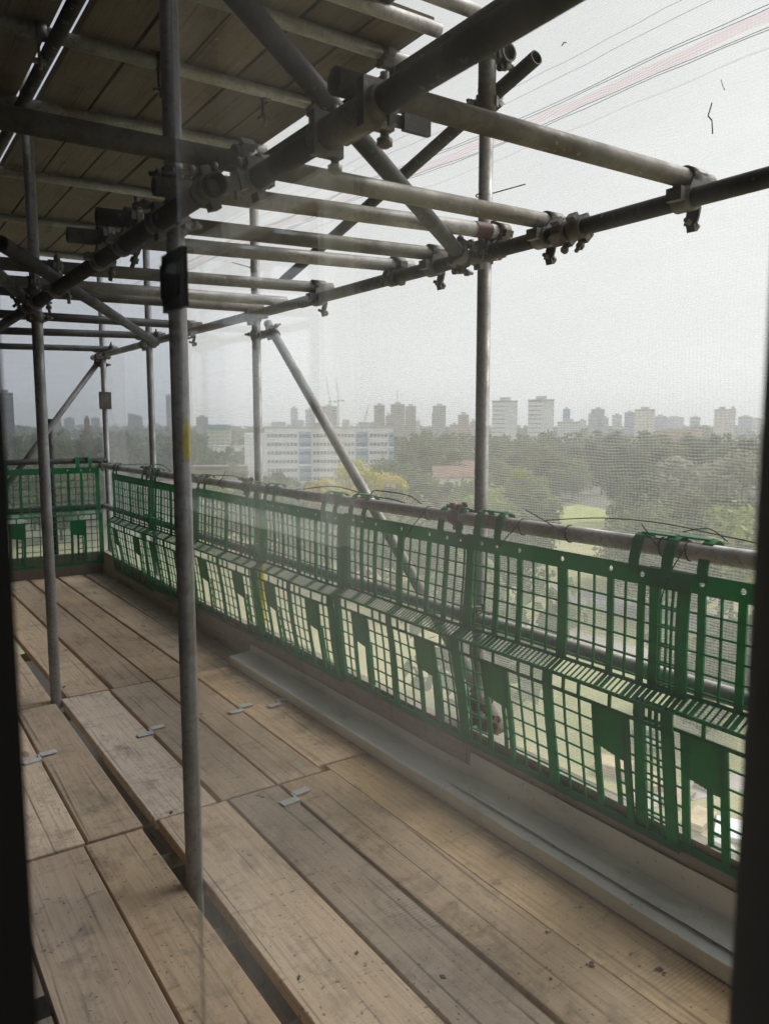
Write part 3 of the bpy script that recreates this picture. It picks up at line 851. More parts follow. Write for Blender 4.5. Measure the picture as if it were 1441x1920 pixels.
    for k, s in ribs:
        inside = any(a - .001 < s < c + .001 for a, c in tong) and k == 't'
        if inside: continue
        w = wd[k]
        lq(s - w / 2, s + w / 2, bb, lt, ntt=6, off=-.001 if k != 't' else 0, th=.007 if k != 't' else .005)
    lrows = 5
    segs = []; prev = e
    for a, c in tong: segs.append((prev, a)); prev = c
    segs.append((prev, W - e))
    for i in range(1, lrows + 1):
        t = lt - (lt - bb) * i / (lrows + .9)
        for a, c in segs: lq(a, c, t - .0028, t + .0028, ns=6, th=.004)
    for a, c in tong:
        tt = lt - .118
        # solid tongue with a rounded lower edge
        K = 8
        for q in range(K):
            s0 = a + (c - a) * q / K; s1 = a + (c - a) * (q + 1) / K
            drop = .022 * ((q + .5) / K) ** .6
            lq(s0, s1, tt - drop, lt, ntt=2, th=.006, off=-.002)
        # spare hook strip behind: two rails and rungs
        m0 = a + (c - a) * .50; m1 = a + (c - a) * .86
        lq(m0 - .008, m0 + .008, bb + .01, tt + .01, ntt=4, off=.022)
        lq(m1 - .005, m1 + .005, bb + .01, tt - .01, ntt=4, off=.022)
        for i in range(5):
            t = bb + .02 + (tt - .03 - bb) * i / 4.6
            lq(m0, m1, t - .004, t + .004, off=.023, th=.004)
    P0 = Vector((y_far, xbot, zbot)) if end else Vector((xbot, y_far, zbot))
    root = empty('brick_guard', P0, label, 'mesh guard', 'green plastic brick guards')
    b.build('mesh_panel', M['green'], root)
    # two hooks over the rail, each a pair of straps joined on top
    for sc_ in (.104, W - .128):
        hb = MB(); hw = .052
        def arc(s, w):
            pts = []
            rail_d = (XR - xtop) if not end else .035
            zr = (ztop + .056) - zbot
            pts.append((-.002, hgt - .02)); pts.append((-.004, hgt + .012))
            for q in range(9):
                a = pi - pi * 1.12 * q / 8
                pts.append((rail_d + .031 * cos(a), zr + .031 * sin(a)))
            for (d0, t0), (d1, t1) in zip(pts, pts[1:]):
                hb.hexa([place(s - w / 2, t0, d0), place(s + w / 2, t0, d0), place(s + w / 2, t1, d1), place(s - w / 2, t1, d1),
                         place(s - w / 2, t0, d0 + .0045), place(s + w / 2, t0, d0 + .0045), place(s + w / 2, t1, d1 + .0045), place(s - w / 2, t1, d1 + .0045)])
        sk = rr.uniform(-.004, .004)
        arc(sc_ - hw + sk, .032); arc(sc_ + hw + sk, .030)
        rd = (XR - xtop) if not end else .035
        zr = (ztop + .056) - zbot
        hb.hexa([place(sc_ - hw, zr + .028, rd - .012), place(sc_ + hw, zr + .028, rd - .012), place(sc_ + hw, zr + .028, rd + .012), place(sc_ - hw, zr + .028, rd + .012),
                 place(sc_ - hw, zr + .033, rd - .012), place(sc_ + hw, zr + .033, rd - .012), place(sc_ + hw, zr + .033, rd + .012), place(sc_ - hw, zr + .033, rd + .012)])
        hb.build('hook', M['green'], root)


guard('green mesh guard at the right edge, partly behind the window frame', 1.290, .37, .938, .192, 1, dx=.012)
guard('green mesh guard in front of the nearest outer upright, rounded corner overlapping', 2.035, 1.152, .938, .186, 2)
guard('green mesh guard below the end of the face brace', 2.880, 2.020, .932, .178, 3, dx=.010)
guard('green mesh guard just right of the yellow footed upright', 3.705, 2.865, .927, .166, 4)
guard('green mesh guard just left of the yellow footed upright', 4.690, 3.715, .920, .146, 5, dx=.010)
guard('green mesh guard behind the near inner upright', 5.610, 4.675, .914, .116, 6)
guard('green mesh guard at the far end of the long row', 6.620, 5.600, .910, .086, 7, dx=.010)
guard('green mesh guard closing the far end, its right edge at the corner', .84, 1.745, .945, .095, 8, xtop=YD - .055, xbot=YD - .075, end=True)
guard('green mesh guard closing the far end, half hidden at the left edge', -.06, .85, .945, .095, 9, xtop=YD - .050, xbot=YD - .070, end=True)

# cable ties on the rail
def tie(label, y, tail, z=None):
    b = MB(); zr = .997 - (y - .2) * .0065
    n = 12
    pts = [(XR + .0265 * cos(2 * pi * i / n), y + .006 * sin(2 * pi * i / n + 1), zr + .0265 * sin(2 * pi * i / n)) for i in range(n + 1)]
    b.path(pts, .0022, 6)
    b.path([(XR - .0265, y, zr + .005)] + [(XR - .03 + t[0], y + t[1], zr + t[2]) for t in tail], .0018, 6)
    tag(b.build('cable_tie', M['cord'], None, (XR, y, zr)), label, 'cable tie', 'black cable ties on the top rail')
tie('black cable tie with its tail pointing down left, left of the nearest outer upright', 2.30, [(-.01, .05, -.05), (-.015, .10, -.11)])
tie('black cable tie with its tail down left, right of the nearest outer upright', 1.80, [(-.01, .03, -.03), (-.02, .06, -.07)])
tie('black cable tie with a tail sticking up, between the near hooks', 1.60, [(.0, .08, .035), (.0, .16, .06)])
tie('black cable tie with a long tail hanging between the two near hooks', 1.19, [(-.01, .03, -.06), (-.015, .05, -.14)])
tie('black cable tie at the right with a tail raised over the hook', 1.27, [(.0, .02, .03), (.0, .05, .06)])
tie('black cable tie right of the second outer upright', 3.35, [(-.01, -.03, .01), (-.01, -.08, -.02)])
tie('black cable tie left of the second outer upright', 4.30, [(0, -.05, .03), (0, -.12, .08)])
tie('black cable tie near the far corner', 6.60, [(0, -.10, .03), (0, -.22, .0)])

# ================================================================== DEBRIS NET
def net_x(y, z):
    return 1.955 + .022 * sin(1.9 * y + .6) * sin(1.3 * z + .4) + .012 * sin(4.1 * y + 2.2 * z) + .006 * sin(9 * z + 3 * y)


root = None
b = MB(); NY, NZ = 90, 90
y0, y1, z0, z1 = -.6, 7.75, -4.5, 4.2
vs = []; fs = []
for j in range(NZ + 1):
    for i in range(NY + 1):
        y = y0 + (y1 - y0) * i / NY; z = z0 + (z1 - z0) * j / NZ
        vs.append((net_x(y, z), y, z))
for j in range(NZ):
    for i in range(NY):
        a = j * (NY + 1) + i
        fs.append((a, a + 1, a + NY + 2, a + NY + 1))
b.add(vs, fs, True)
net = tag(b.build('debris_net', M['net'], None, (0, 0, 0)), 'white translucent debris net hung outside the long side', 'debris net')


def strip(name, m, za, zb, w, off=-.006):
    b = MB(); N = 120; vs = []; fs = []
    for i in range(N + 1):
        y = y0 + (y1 - y0) * i / N
        z = za + (zb - za) * (y - 1.1) / 4.9 + .004 * sin(7 * y) + .003 * sin(17 * y)
        for s in (-1, 1): vs.append((net_x(y, z + s * w / 2) + off, y, z + s * w / 2))
    for i in range(N): fs.append((2 * i, 2 * i + 2, 2 * i + 3, 2 * i + 1))
    b.add(vs, fs, True)
    return b.build(name, m, net)


strip('seam_strip', M['seam'], 2.322, 2.415, .030)
strip('hem_thread', M['hem'], 2.245, 2.335, .005)
for k, (za, zb) in enumerate(((2.352, 2.447), (2.345, 2.440), (2.300, 2.392), (2.292, 2.384), (2.43, 2.50), (2.47, 2.55))):
    b = MB(); rr = random.Random(k); pts = []
    for i in range(90):
        y = y0 + (y1 - y0) * i / 89
        z = za + (zb - za) * (y - 1.1) / 4.9 + rr.uniform(-.0022, .0022)
        pts.append((net_x(y, z) - .009, y, z))
    b.path(pts, .0008 if k < 4 else .0005, 5)
    b.build('seam_cord', M['cord'], net)
b = MB(); vs = []; fs = []
NX = 40
for j in range(NZ + 1):
    for i in range(NX + 1):
        x = -.2 + 2.3 * i / NX; z = z0 + (z1 - z0) * j / NZ
        vs.append((x, 7.36 + .02 * sin(3 * x + z) + .01 * sin(7 * z + 2 * x), z))
for j in range(NZ):
    for i in range(NX):
        a = j * (NX + 1) + i
        fs.append((a, a + 1, a + NX + 2, a + NX + 1))
b.add(vs, fs, True)
tag(b.build('debris_net', M['net'], None, (0, 0, 0)), 'white debris net across the far end', 'debris net')
# border cord of a lower net, looped along the rail
def cordline(label, pts, r=.0028):
    b = MB(); out = []
    for i in range(len(pts) - 1):
        p0 = Vector(pts[max(0, i - 1)]); p1 = Vector(pts[i]); p2 = Vector(pts[i + 1]); p3 = Vector(pts[min(len(pts) - 1, i + 2)])
        for k in range(6):
            t = k / 6
            out.append(.5 * ((2 * p1) + (p2 - p0) * t + (2 * p0 - 5 * p1 + 4 * p2 - p3) * t * t + (3 * p1 - p0 - 3 * p2 + p3) * t ** 3))
    out.append(Vector(pts[-1]))
    b.path(out, r, 6)
    tag(b.build('net_cord', M['cord'], None, pts[0]), label, 'cord', 'cords lashing the net along the rail')
cordline('slack black cord looping above the rail left of the nearest outer upright', [(1.80, 3.35, 1.00), (1.83, 3.1, 1.03), (1.85, 2.85, 1.01), (1.83, 2.75, 1.035), (1.85, 2.55, 1.03), (1.81, 2.40, 1.01)])
cordline('second slack black cord bowed just under the first', [(1.80, 2.95, .99), (1.84, 2.75, 1.005), (1.85, 2.6, 1.00), (1.81, 2.45, .985)])
cordline('black cord arched over the rail at the green hooks on the right', [(1.82, 1.75, 1.01), (1.86, 1.55, 1.035), (1.87, 1.35, 1.04), (1.85, 1.15, 1.03), (1.83, .9, 1.015)], .0018)
cordline('thin cord lying on the rail towards the right frame', [(1.83, 1.25, 1.03), (1.84, 1.18, 1.045), (1.83, 1.12, 1.02)], .0016)
cordline('black cord loops at the far third upright', [(1.80, 6.4, .99), (1.82, 6.0, 1.01), (1.84, 5.6, 1.02), (1.80, 5.3, .985)])
cordline('black cord loop between the second upright and the near inner upright', [(1.80, 4.75, .985), (1.83, 4.5, 1.005), (1.84, 4.25, 1.01), (1.80, 4.05, .985)])
# threads caught in the net
for lab, pts in (('dark kinked thread caught in the net high on the right', [(1.925, 1.285, 2.165), (1.925, 1.295, 2.135), (1.925, 1.283, 2.12), (1.925, 1.279, 2.085)]),
                 ('fine thread caught in the net above the kinked one', [(1.925, 1.262, 2.215), (1.925, 1.255, 2.195), (1.925, 1.250, 2.185)]),
                 ('small dark leaf scrap caught in the net near the brace end', [(1.93, 1.83, 2.515), (1.93, 1.822, 2.522), (1.93, 1.812, 2.518)])):
    b = MB(); b.path(pts, .0017 if 'fine' not in lab else .0009, 6)
    tag(b.build('caught_thread', M['cord'], None, pts[0]), lab, 'thread')
for lab, p, q in (('wire tie round the nearest outer upright below the ledger line', (1.83, 2.10, 2.10), (1.93, 1.98, 2.13)), ('wire tie sticking out left of the second outer upright', (1.83, 3.95, 2.16), (1.80, 4.15, 2.22))):
    b = MB(); n = 12
    pts = [(p[0] + .0265 * cos(2 * pi * i / n), p[1] - .02 + .0265 * sin(2 * pi * i / n), p[2]) for i in range(n + 1)]
    b.path(pts, .002, 6); b.path([p, q], .002, 6)
    tag(b.build('wire_tie', M['cord'], None, p), lab, 'wire tie')

# ================================================================== WINDOW
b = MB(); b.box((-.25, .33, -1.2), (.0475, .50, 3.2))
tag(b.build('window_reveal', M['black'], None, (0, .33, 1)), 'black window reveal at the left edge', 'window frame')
b = MB(); b.box((.272, .03, -1.2), (.330, .1555, 3.2)); b.box((.24, .0, -1.2), (.270, .1345, 3.2))
sash = tag(b.build('window_sash', M['frame'], None, (.27, .1, 1)), 'dark upright window sash frame at the right edge', 'window frame')
b = MB(); b.box((.276, .156, -1.2), (.280, .768, 3.2)); b.build('glass_pane', M['glass'], sash)
b = MB(); b.box((.270, .742, 1.434), (.2755, .803, 1.491)); b.box((.266, .750, 1.446), (.2698, .797, 1.48)); b.build('latch', M['black'], sash)
b = MB(); b.box((.255, .708, -1.2), (.259, 1.80, 3.2))
tag(b.build('window_pane', M['tint'], None, (.257, 1.3, 1)), 'tinted fixed glass pane left of the latch', 'window pane')

# the neighbouring casement on the facade, which the near pane mirrors
nw = empty('neighbouring_window', (.05, 1.0, 1.3), 'white framed window in the facade beside the opening, mirrored in the glass', 'window')
M['upvc'] = plain_mat('white_upvc', (.78, .77, .72), .35, 0, .05)
b = MB(); b.box((.050, .80, 1.17), (.082, .83, 1.62)); b.box((.050, 1.345, 1.17), (.082, 1.42, 1.62)); b.box((.050, .8305, 1.17), (.080, 1.3445, 1.19)); b.box((.050, .8305, 1.59), (.080, 1.3445, 1.62))
b.build('frame', M['upvc'], nw)
m, nt, bb_, out_ = new_mat('coated_glass'); bb_.inputs['Base Color'].default_value = (.80, .82, .83, 1); bb_.inputs['Metallic'].default_value = 1; bb_.inputs['Roughness'].default_value = .03
M['coated'] = m
b = MB(); b.box((.056, .829, 1.189), (.066, 1.346, 1.591)); b.build('glass_pane', M['coated'], nw)

# ================================================================== CITY
def grass_mat():
    m, nt, b, out = new_mat('parkland')
    tc = nd(nt, 'ShaderNodeTexCoord').outputs['Object']
    n1 = noise(nt, tc, .03, 5); n2 = noise(nt, tc, .35, 5, .65); n3 = noise(nt, tc, 2.5, 3)
    col = mix(nt, rng(nt, n1, .4, .6), (.29, .30, .12), (.40, .37, .19))
    col = mix(nt, mth(nt, 'MULTIPLY', rng(nt, n2, .45, .7), .6), col, (.44, .38, .25))
    col = mix(nt, mth(nt, 'MULTIPLY', rng(nt, n3, .4, .7), .35), col, (.12, .14, .05))
    # built-up, wooded land beyond the park
    ln = nd(nt, 'ShaderNodeVectorMath', {0: tc}, operation='LENGTH').outputs['Value']
    city = mix(nt, rng(nt, n2, .4, .6), (.085, .095, .055), (.16, .15, .125))
    col = mix(nt, rng(nt, mth(nt, 'ADD', ln, mth(nt, 'MULTIPLY', n1, 120)), 260, 330), col, city)
    nt.links.new(col, b.inputs['Base Color']); b.inputs['Roughness'].default_value = .95
    return m


M['grass'] = grass_mat()
M['lawn'] = plain_mat('bright_lawn', (.30, .335, .10), .95, 0, .2, .3)
M['path'] = plain_mat('pinkish_path', (.40, .355, .33), .9, 0, .12, .4)
M['road'] = plain_mat('grey_road', (.30, .30, .30), .9, 0, .15, .3)
M['soil'] = plain_mat('bare_soil', (.36, .30, .22), .95, 0, .25, .5)
b = MB(); b.add([(-5500, -5500, GZ), (5500, -5500, GZ), (5500, 5500, GZ), (-5500, 5500, GZ)], [(0, 1, 2, 3)])
tag(b.build('ground', M['grass']), kind='structure')


def on_ground(u, v, z=GZ):
    r = FW + RT * ((u - 720.5) / F) - UP * ((v - 960) / F)
    return EYE + r * ((z - H) / r.z)


def sheet(name, m, uv, z):
    b = MB(); b.add([on_ground(u, v, z) for u, v in uv], [tuple(range(len(uv)))])
    return tag(b.build(name, M[m]), kind='structure')


sheet('lawn', 'lawn', [(985, 1015), (1215, 1012), (1190, 985), (1160, 962), (1118, 952), (1085, 946), (1050, 951), (1028, 966), (1000, 980)], GZ + .02)
sheet('path', 'path', [(560, 1090), (800, 1150), (1050, 1225), (1420, 1330), (1420, 1272), (1050, 1175), (800, 1118), (560, 1066)], GZ + .024)
sheet('road', 'road', [(1150, 1150), (1430, 1205), (1430, 1165), (1150, 1120), (800, 1050), (500, 1000), (500, 1012), (800, 1068)], GZ + .028)
sheet('path', 'path', [(900, 1580), (1120, 1500), (1430, 1440), (1430, 1475), (1140, 1530), (950, 1600)], GZ + .032)
sheet('soil', 'soil', [(1240, 1120), (1430, 1140), (1430, 1100), (1250, 1090)], GZ + .036)

# ---- trees
def tree_meshes(name, hh, rad, nclump, nleaf, leaf, lm, seed, squash=1.0, trunk=.32):
    rr = random.Random(seed)
    tb = MB()
    top = hh * .62
    tb.tube((0, 0, -.3), (rad * .04, 0, hh * trunk), hh * .024, 9, 0, True, hh * .016)
    tb.tube((rad * .04, 0, hh * trunk), (0, rad * .03, top), hh * .016, 8, 0, True, hh * .006)
    clumps = []
    for k in range(nclump):
        a = rr.uniform(0, 2 * pi); q = rr.random() ** .55
        zc = rr.uniform(0, 1)
        prof = (1 - (2 * zc - .85) ** 2 * .62)
        r_ = rad * q * max(.2, prof) * rr.uniform(.75, 1.12)
        c = Vector((cos(a) * r_, sin(a) * r_, hh * (trunk * .75 + (1 - trunk * .75) * zc * .93)))
        clumps.append((c, rad * rr.uniform(.20, .36)))
        if k % 3 == 0:
            st = Vector((rad * .03, 0, min(c.z - .1, hh * rr.uniform(trunk * .8, .6))))
            tb.tube(st, c, hh * .007, 5, 0, True, hh * .002)
    lb = MB()
    for i in range(nleaf):
        c, cr = clumps[rr.randrange(nclump)]
        d = Vector((rr.gauss(0, 1), rr.gauss(0, 1), rr.gauss(0, .8))).normalized()
        p = c + d * cr * rr.random() ** .35 * Vector((1, 1, squash)).length / 1.732
        nrm = (d + Vector((rr.gauss(0, .5), rr.gauss(0, .5), rr.gauss(0, .5) + .3))).normalized()
        u = nrm.orthogonal().normalized(); v = nrm.cross(u)
        an = rr.uniform(0, pi); u2 = u * cos(an) + v * sin(an); v2 = nrm.cross(u2)
        s = leaf * rr.uniform(.55, 1.25); s2 = s * rr.uniform(.5, .9)
        lb.add([p - u2 * s, p - v2 * s2, p + u2 * s, p + v2 * s2], [(0, 1, 2, 3)])
    def mesh(mb, m, nm):
        me = bpy.data.meshes.new(nm); me.from_pydata([tuple(v) for v in mb.v], [], mb.f)
        me.polygons.foreach_set('use_smooth', mb.sm); me.materials.append(m); me.update(); return me
    return mesh(tb, M['bark'], name + '_trunk'), mesh(lb, M[lm], name + '_crown')


KIND = {}
for nm, hh, rad, nc, nl, lf, lm, sd in (
        ('round', 16, 6.0, 46, 3000, .42, 'leaf', 1), ('broad', 14, 7.5, 54, 3200, .45, 'leaf', 2), ('dark', 17, 5.5, 44, 3000, .42, 'leaf_dark', 3),
        ('tall', 20, 5.0, 48, 3000, .42, 'leaf_dark', 4), ('pale', 20, 6.0, 60, 3400, .38, 'leaf_pale', 5), ('lime', 11, 5.0, 36, 2400, .40, 'leaf_lime', 6),
        ('yellow', 16, 6.4, 52, 3400, .42, 'leaf_yel', 7), ('bush', 4, 3.2, 24, 900, .30, 'leaf', 8)):
    KIND[nm] = tree_meshes(nm, hh, rad, nc, nl, lf, lm, sd) + (hh,)
TLAB = {'round': ('mid green round tree in the park beyond the net', 'round green park trees'),
        'broad': ('broad spreading green tree in the park beyond the net', 'broad green park trees'),
        'dark': ('dark green dense tree in the park beyond the net', 'dark green park trees'),
        'tall': ('tall dark green tree in the park beyond the net', 'tall dark park trees'),
        'pale': ('pale silvery tree in the park at the right', 'pale silvery park trees'),
        'lime': ('low lime green tree in the park beyond the net', 'lime green park trees'),
        'bush': ('low green bush at the edge of the park', 'park bushes')}


def tree(kind, p, s, rz, label=None, group=None):
    tm, cm, hh = KIND[kind]
    o = bpy.data.objects.new('bush' if kind == 'bush' else 'tree', None); COL.objects.link(o)
    o.location = p; o.scale = (s * random.uniform(.9, 1.12), s * random.uniform(.9, 1.12), s); o.rotation_euler = (0, 0, rz)
    lab, grp = TLAB.get(kind, (None, None))
    tag(o, label or lab, 'bush' if kind == 'bush' else 'tree', group if label else grp)
    for n_, me in (('trunk', tm), ('crown', cm)):
        c = bpy.data.objects.new(n_, me); COL.objects.link(c); c.parent = o


def tree_at(kind, u, vtop, D, label=None, group=None):
    t = far(u, vtop, D); h = t.z - GZ
    tree(kind, (t.x, t.y, GZ), max(.25, h / KIND[kind][2] / .97), random.uniform(0, 6.28), label, group)


tree_at('yellow', 668, 868, 185, 'bright yellow tree before the white slab block')
tree_at('yellow', 610, 903, 170, 'small yellow tree left of the bright yellow one')
tree_at('yellow', 735, 893, 190, 'small yellowish tree right of the bright yellow one')
tree_at('pale', 1275, 862, 150, 'big pale silvery tree in the park at the right, rounded crown')
tree_at('pale', 1385, 850, 145, 'pale silvery tree half behind the right window frame')
tree_at('pale', 1345, 868, 170, 'smaller pale tree between the two silvery ones')
spots = [
    ('dark', 520, 885, 240), ('round', 545, 898, 210), ('round', 585, 905, 190), ('round', 500, 895, 230), ('dark', 760, 850, 290), ('broad', 720, 862, 300), ('dark', 800, 838, 330),
    ('round', 770, 872, 240), ('tall', 850, 845, 330), ('broad', 815, 900, 205), ('dark', 790, 905, 190), ('round', 845, 905, 185), ('lime', 880, 905, 190), ('dark', 735, 915, 175), ('round', 860, 930, 165),
    ('round', 930, 862, 260), ('dark', 965, 850, 290), ('broad', 1000, 835, 330), ('round', 1040, 852, 300), ('dark', 1075, 838, 340), ('tall', 1110, 830, 360), ('dark', 1150, 812, 420),
    ('round', 940, 890, 210), ('lime', 985, 885, 215), ('tall', 1020, 862, 230), ('broad', 1075, 862, 310), ('dark', 1130, 842, 330), ('tall', 1165, 835, 240), ('dark', 1200, 850, 230),
    ('tall', 1235, 840, 260), ('dark', 1310, 830, 290), ('round', 1350, 838, 280), ('dark', 1400, 826, 300), ('round', 1260, 826, 380), ('dark', 1290, 818, 420), ('round', 1215, 822, 420), ('dark', 1340, 815, 430),
    ('lime', 925, 920, 170), ('round', 1000, 915, 165), ('dark', 1000, 930, 175), ('tall', 1205, 895, 150), ('round', 1185, 915, 175), ('dark', 1210, 905, 140), ('lime', 1000, 925, 205), ('lime', 905, 935, 150),
    ('dark', 1245, 935, 125), ('round', 1310, 925, 125), ('dark', 1360, 930, 120), ('lime', 1380, 960, 115), ('broad', 1225, 950, 120), ('round', 1410, 890, 150),
    ('round', 940, 950, 130), ('dark', 975, 965, 122), ('broad', 860, 962, 125), ('round', 800, 950, 135), ('dark', 750, 945, 145), ('bush', 700, 960, 140), ('round', 660, 935, 150), ('round', 615, 930, 155),
    ('dark', 560, 925, 165), ('broad', 500, 925, 175), ('round', 450, 912, 190), ('dark', 415, 905, 215), ('round', 440, 870, 300), ('lime', 400, 905, 190),
    # left side
    ('dark', 30, 820, 420), ('dark', 70, 815, 440), ('round', 115, 828, 400), ('dark', 150, 826, 410), ('tall', 185, 830, 400), ('dark', 230, 808, 480), ('round', 260, 830, 400), ('dark', 290, 838, 360),
    ('round', 45, 838, 330), ('dark', 10, 842, 310), ('dark', 95, 845, 320), ('round', 235, 850, 320), ('dark', 300, 858, 300), ('dark', 315, 838, 400), ('dark', 20, 862, 260), ('round', 130, 858, 270),
    ('dark', 430, 838, 420), ('round', 400, 850, 380), ('dark', 360, 832, 480), ('round', 180, 868, 240), ('dark', 60, 880, 220), ('broad', 110, 890, 200), ('round', 245, 880, 230)]
for k, u, v, D in spots: tree_at(k, u, v, D)
for u, v, D, lab in ((880, 1075, 82, 'low bush beside the pinkish path behind the guards'), (1390, 1170, 74, 'low bush by the road at the right')):
    tree_at('bush', u, v, D, lab)

# far woodland: one mass of leaf clumps towards the horizon
rr = random.Random(77); lb = MB()
for i in range(1500):
    D = 380 + 2600 * rr.random() ** 1.6
    u = rr.uniform(-80, 1520)
    c = far(u, 900, D); h = rr.uniform(7, 15) * (1 + D / 5000); w = rr.uniform(5, 12)
    n = 46 if D < 900 else 26
    for k in range(n):
        a = rr.uniform(0, 2 * pi); q = math.sqrt(rr.random()); zc = rr.random()
        p = Vector((c.x + cos(a) * q * w * (1.1 - .6 * zc), c.y + sin(a) * q * w * (1.1 - .6 * zc), GZ + h * (.15 + .85 * zc)))
        nrm = Vector((cos(a) * .7 + rr.gauss(0, .4), sin(a) * .7 + rr.gauss(0, .4), .5 + rr.gauss(0, .4))).normalized()
        uu = nrm.orthogonal().normalized(); vv = nrm.cross(uu); s = rr.uniform(1.0, 2.1) * (1 + D / 2500)
        lb.add([p - uu * s, p - vv * s * .8, p + uu * s, p + vv * s * .8], [(0, 1, 2, 3)])
def clump(u, D, h, w, n, s0):
    c = far(u, 900, D)
    for k in range(n):
        a = rr.uniform(0, 2 * pi); q = math.sqrt(rr.random()); zc = rr.random() ** .7
        p = Vector((c.x + cos(a) * q * w * (1.1 - .6 * zc), c.y + sin(a) * q * w * (1.1 - .6 * zc), GZ + h * (.1 + .9 * zc)))
        nrm = Vector((cos(a) * .7 + rr.gauss(0, .4), sin(a) * .7 + rr.gauss(0, .4), .5 + rr.gauss(0, .4))).normalized()
        uu = nrm.orthogonal().normalized(); vv = nrm.cross(uu); s = rr.uniform(.6, 1.2) * s0
        lb.add([p - uu * s, p - vv * s * .8, p + uu * s, p + vv * s * .8], [(0, 1, 2, 3)])
for i in range(230):
    u = rr.uniform(-60, 1500); D = rr.uniform(450, 660)
    if 380 < u < 450: continue
    clump(u, D, rr.uniform(15, 25.5), rr.uniform(6, 11), 85, 1.5)
for i in range(650):
    clump(rr.uniform(-80, 1520), rr.uniform(1250, 3600), rr.uniform(18, 27), rr.uniform(12, 26), 30, 4.0)
tag(lb.build('far_woodland', M['leaf_dark'], None, (0, 0, GZ)), 'dark belt of far trees below the skyline', 'woodland', kind='stuff')


# ---- buildings
def frame_at(u, D, yaw=0.0):
    """origin on the ground and the right / back unit vectors of a facade facing the viewer"""
    c = far(u, 900, D); c.z = GZ
    d = Vector((c.x, c.y, 0)).normalized(); r_ = Vector((d.y, -d.x, 0))
    rot = Matrix.Rotation(yaw, 3, 'Z')
    return c, rot @ r_, rot @ d


def rbox(b, c, r_, d, x0, x1, y0, y1, z0, z1):
    P = lambda x, y, z: c + r_ * x + d * y + Vector((0, 0, z))
    b.hexa([P(x0, y0, z0), P(x1, y0, z0), P(x1, y1, z0), P(x0, y1, z0), P(x0, y0, z1), P(x1, y0, z1), P(x1, y1, z1), P(x0, y1, z1)])


M['conc'] = plain_mat('pale_concrete', (.50, .50, .49), .8, 0, .1, .3)
M['white'] = plain_mat('white_render', (.82, .825, .81), .7, 0, .08, .2)
M['wglass'] = plain_mat('window_glass', (.20, .22, .24), .3, 0, .4, .6)
M['bluep'] = plain_mat('blue_panel', (.34, .47, .62), .6, 0, .2, .5)
M['roofd'] = plain_mat('dark_roof', (.19, .165, .15), .85, 0, .2, .5)
M['roofr'] = plain_mat('red_brown_roof', (.25, .16, .12), .85, 0, .2, .5)
M['brick'] = plain_mat('tan_brick', (.42, .32, .22), .9, 0, .15, .4)
M['orange'] = plain_mat('orange_brick', (.48, .34, .24), .9, 0, .15, .4)
M['steel'] = plain_mat('grey_steel', (.22, .22, .23), .6, .2)

# white slab block
D0 = 335
c, r_, d = frame_at(497, D0, radians(-4))
Wd = 56.0; Hh = 28.6; Dp = 13.0
root = empty('slab_block', c, 'long white slab block with ribbon windows and blue stair bays', 'building')
b = MB(); rbox(b, c, r_, d, 0, Wd, 0, Dp, 0, Hh); rbox(b, c, r_, d, -9, -.003, 4, Dp + 3, 0, Hh - 2.4); b.build('wall', M['white'], root)
b = MB(); rbox(b, c, r_, d, -.3, Wd + .3, -.3, Dp + .3, Hh + .003, Hh + .5); b.build('parapet', M['conc'], root)
fl = 3.75
bays = [(1, 14.2), (20.8, 39.0), (45.6, 53.6)]
for k in range(7):
    zb = Hh - 2.6 - fl * k
    if zb < 1: continue
    for x0, x1 in bays:
        b = MB(); rbox(b, c, r_, d, x0, x1, -.06, .1, zb - 1.4, zb); o = b.build('window_band', M['wglass'], root)
        mu = MB(); n = int((x1 - x0) / 1.5)
        for q in range(n + 1):
            x = x0 + (x1 - x0) * q / n; rbox(mu, c, r_, d, x - .17, x + .17, -.12, -.061, zb - 1.4, zb)
        mu.build('mullion', M['white'], o)
for x0, x1 in ((14.8, 20.2), (39.6, 45.0), (54.0, 56.3)):
    b = MB(); rbox(b, c, r_, d, x0, x1, -.35, -.001, 1, Hh - 1.6); o = b.build('blue_bay', M['bluep'], root)
    for k in range(7):
        zb = Hh - 2.7 - fl * k
        w = MB(); rbox(w, c, r_, d, x0 + .4, x1 - .4, -.40, -.351, zb - 1.5, zb); w.build('window_band', M['wglass'], o)
        w = MB(); rbox(w, c, r_, d, x0, x1, -.42, -.352, zb - 2.5, zb - 1.7); w.build('spandrel', M['white'] if k % 2 else M['bluep'], o)
for x0, x1, h in ((3, 9, 2.2), (12, 17, 3.0), (22, 30, 1.8), (34, 37, 3.2), (41, 50, 2.0)):
    b = MB(); rbox(b, c, r_, d, x0, x1, 3, 8, Hh + .5, Hh + .5 + h); b.build('roof_plant', M['conc'], root)
b = MB()
for q in range(29):
    x = Wd * q / 28; rbox(b, c, r_, d, x - .05, x + .05, .2, .3, Hh + .5, Hh + 1.7)
rbox(b, c, r_, d, 0, Wd, .2, .3, Hh + 1.701, Hh + 1.85)
b.build('roof_railing', M['steel'], root)


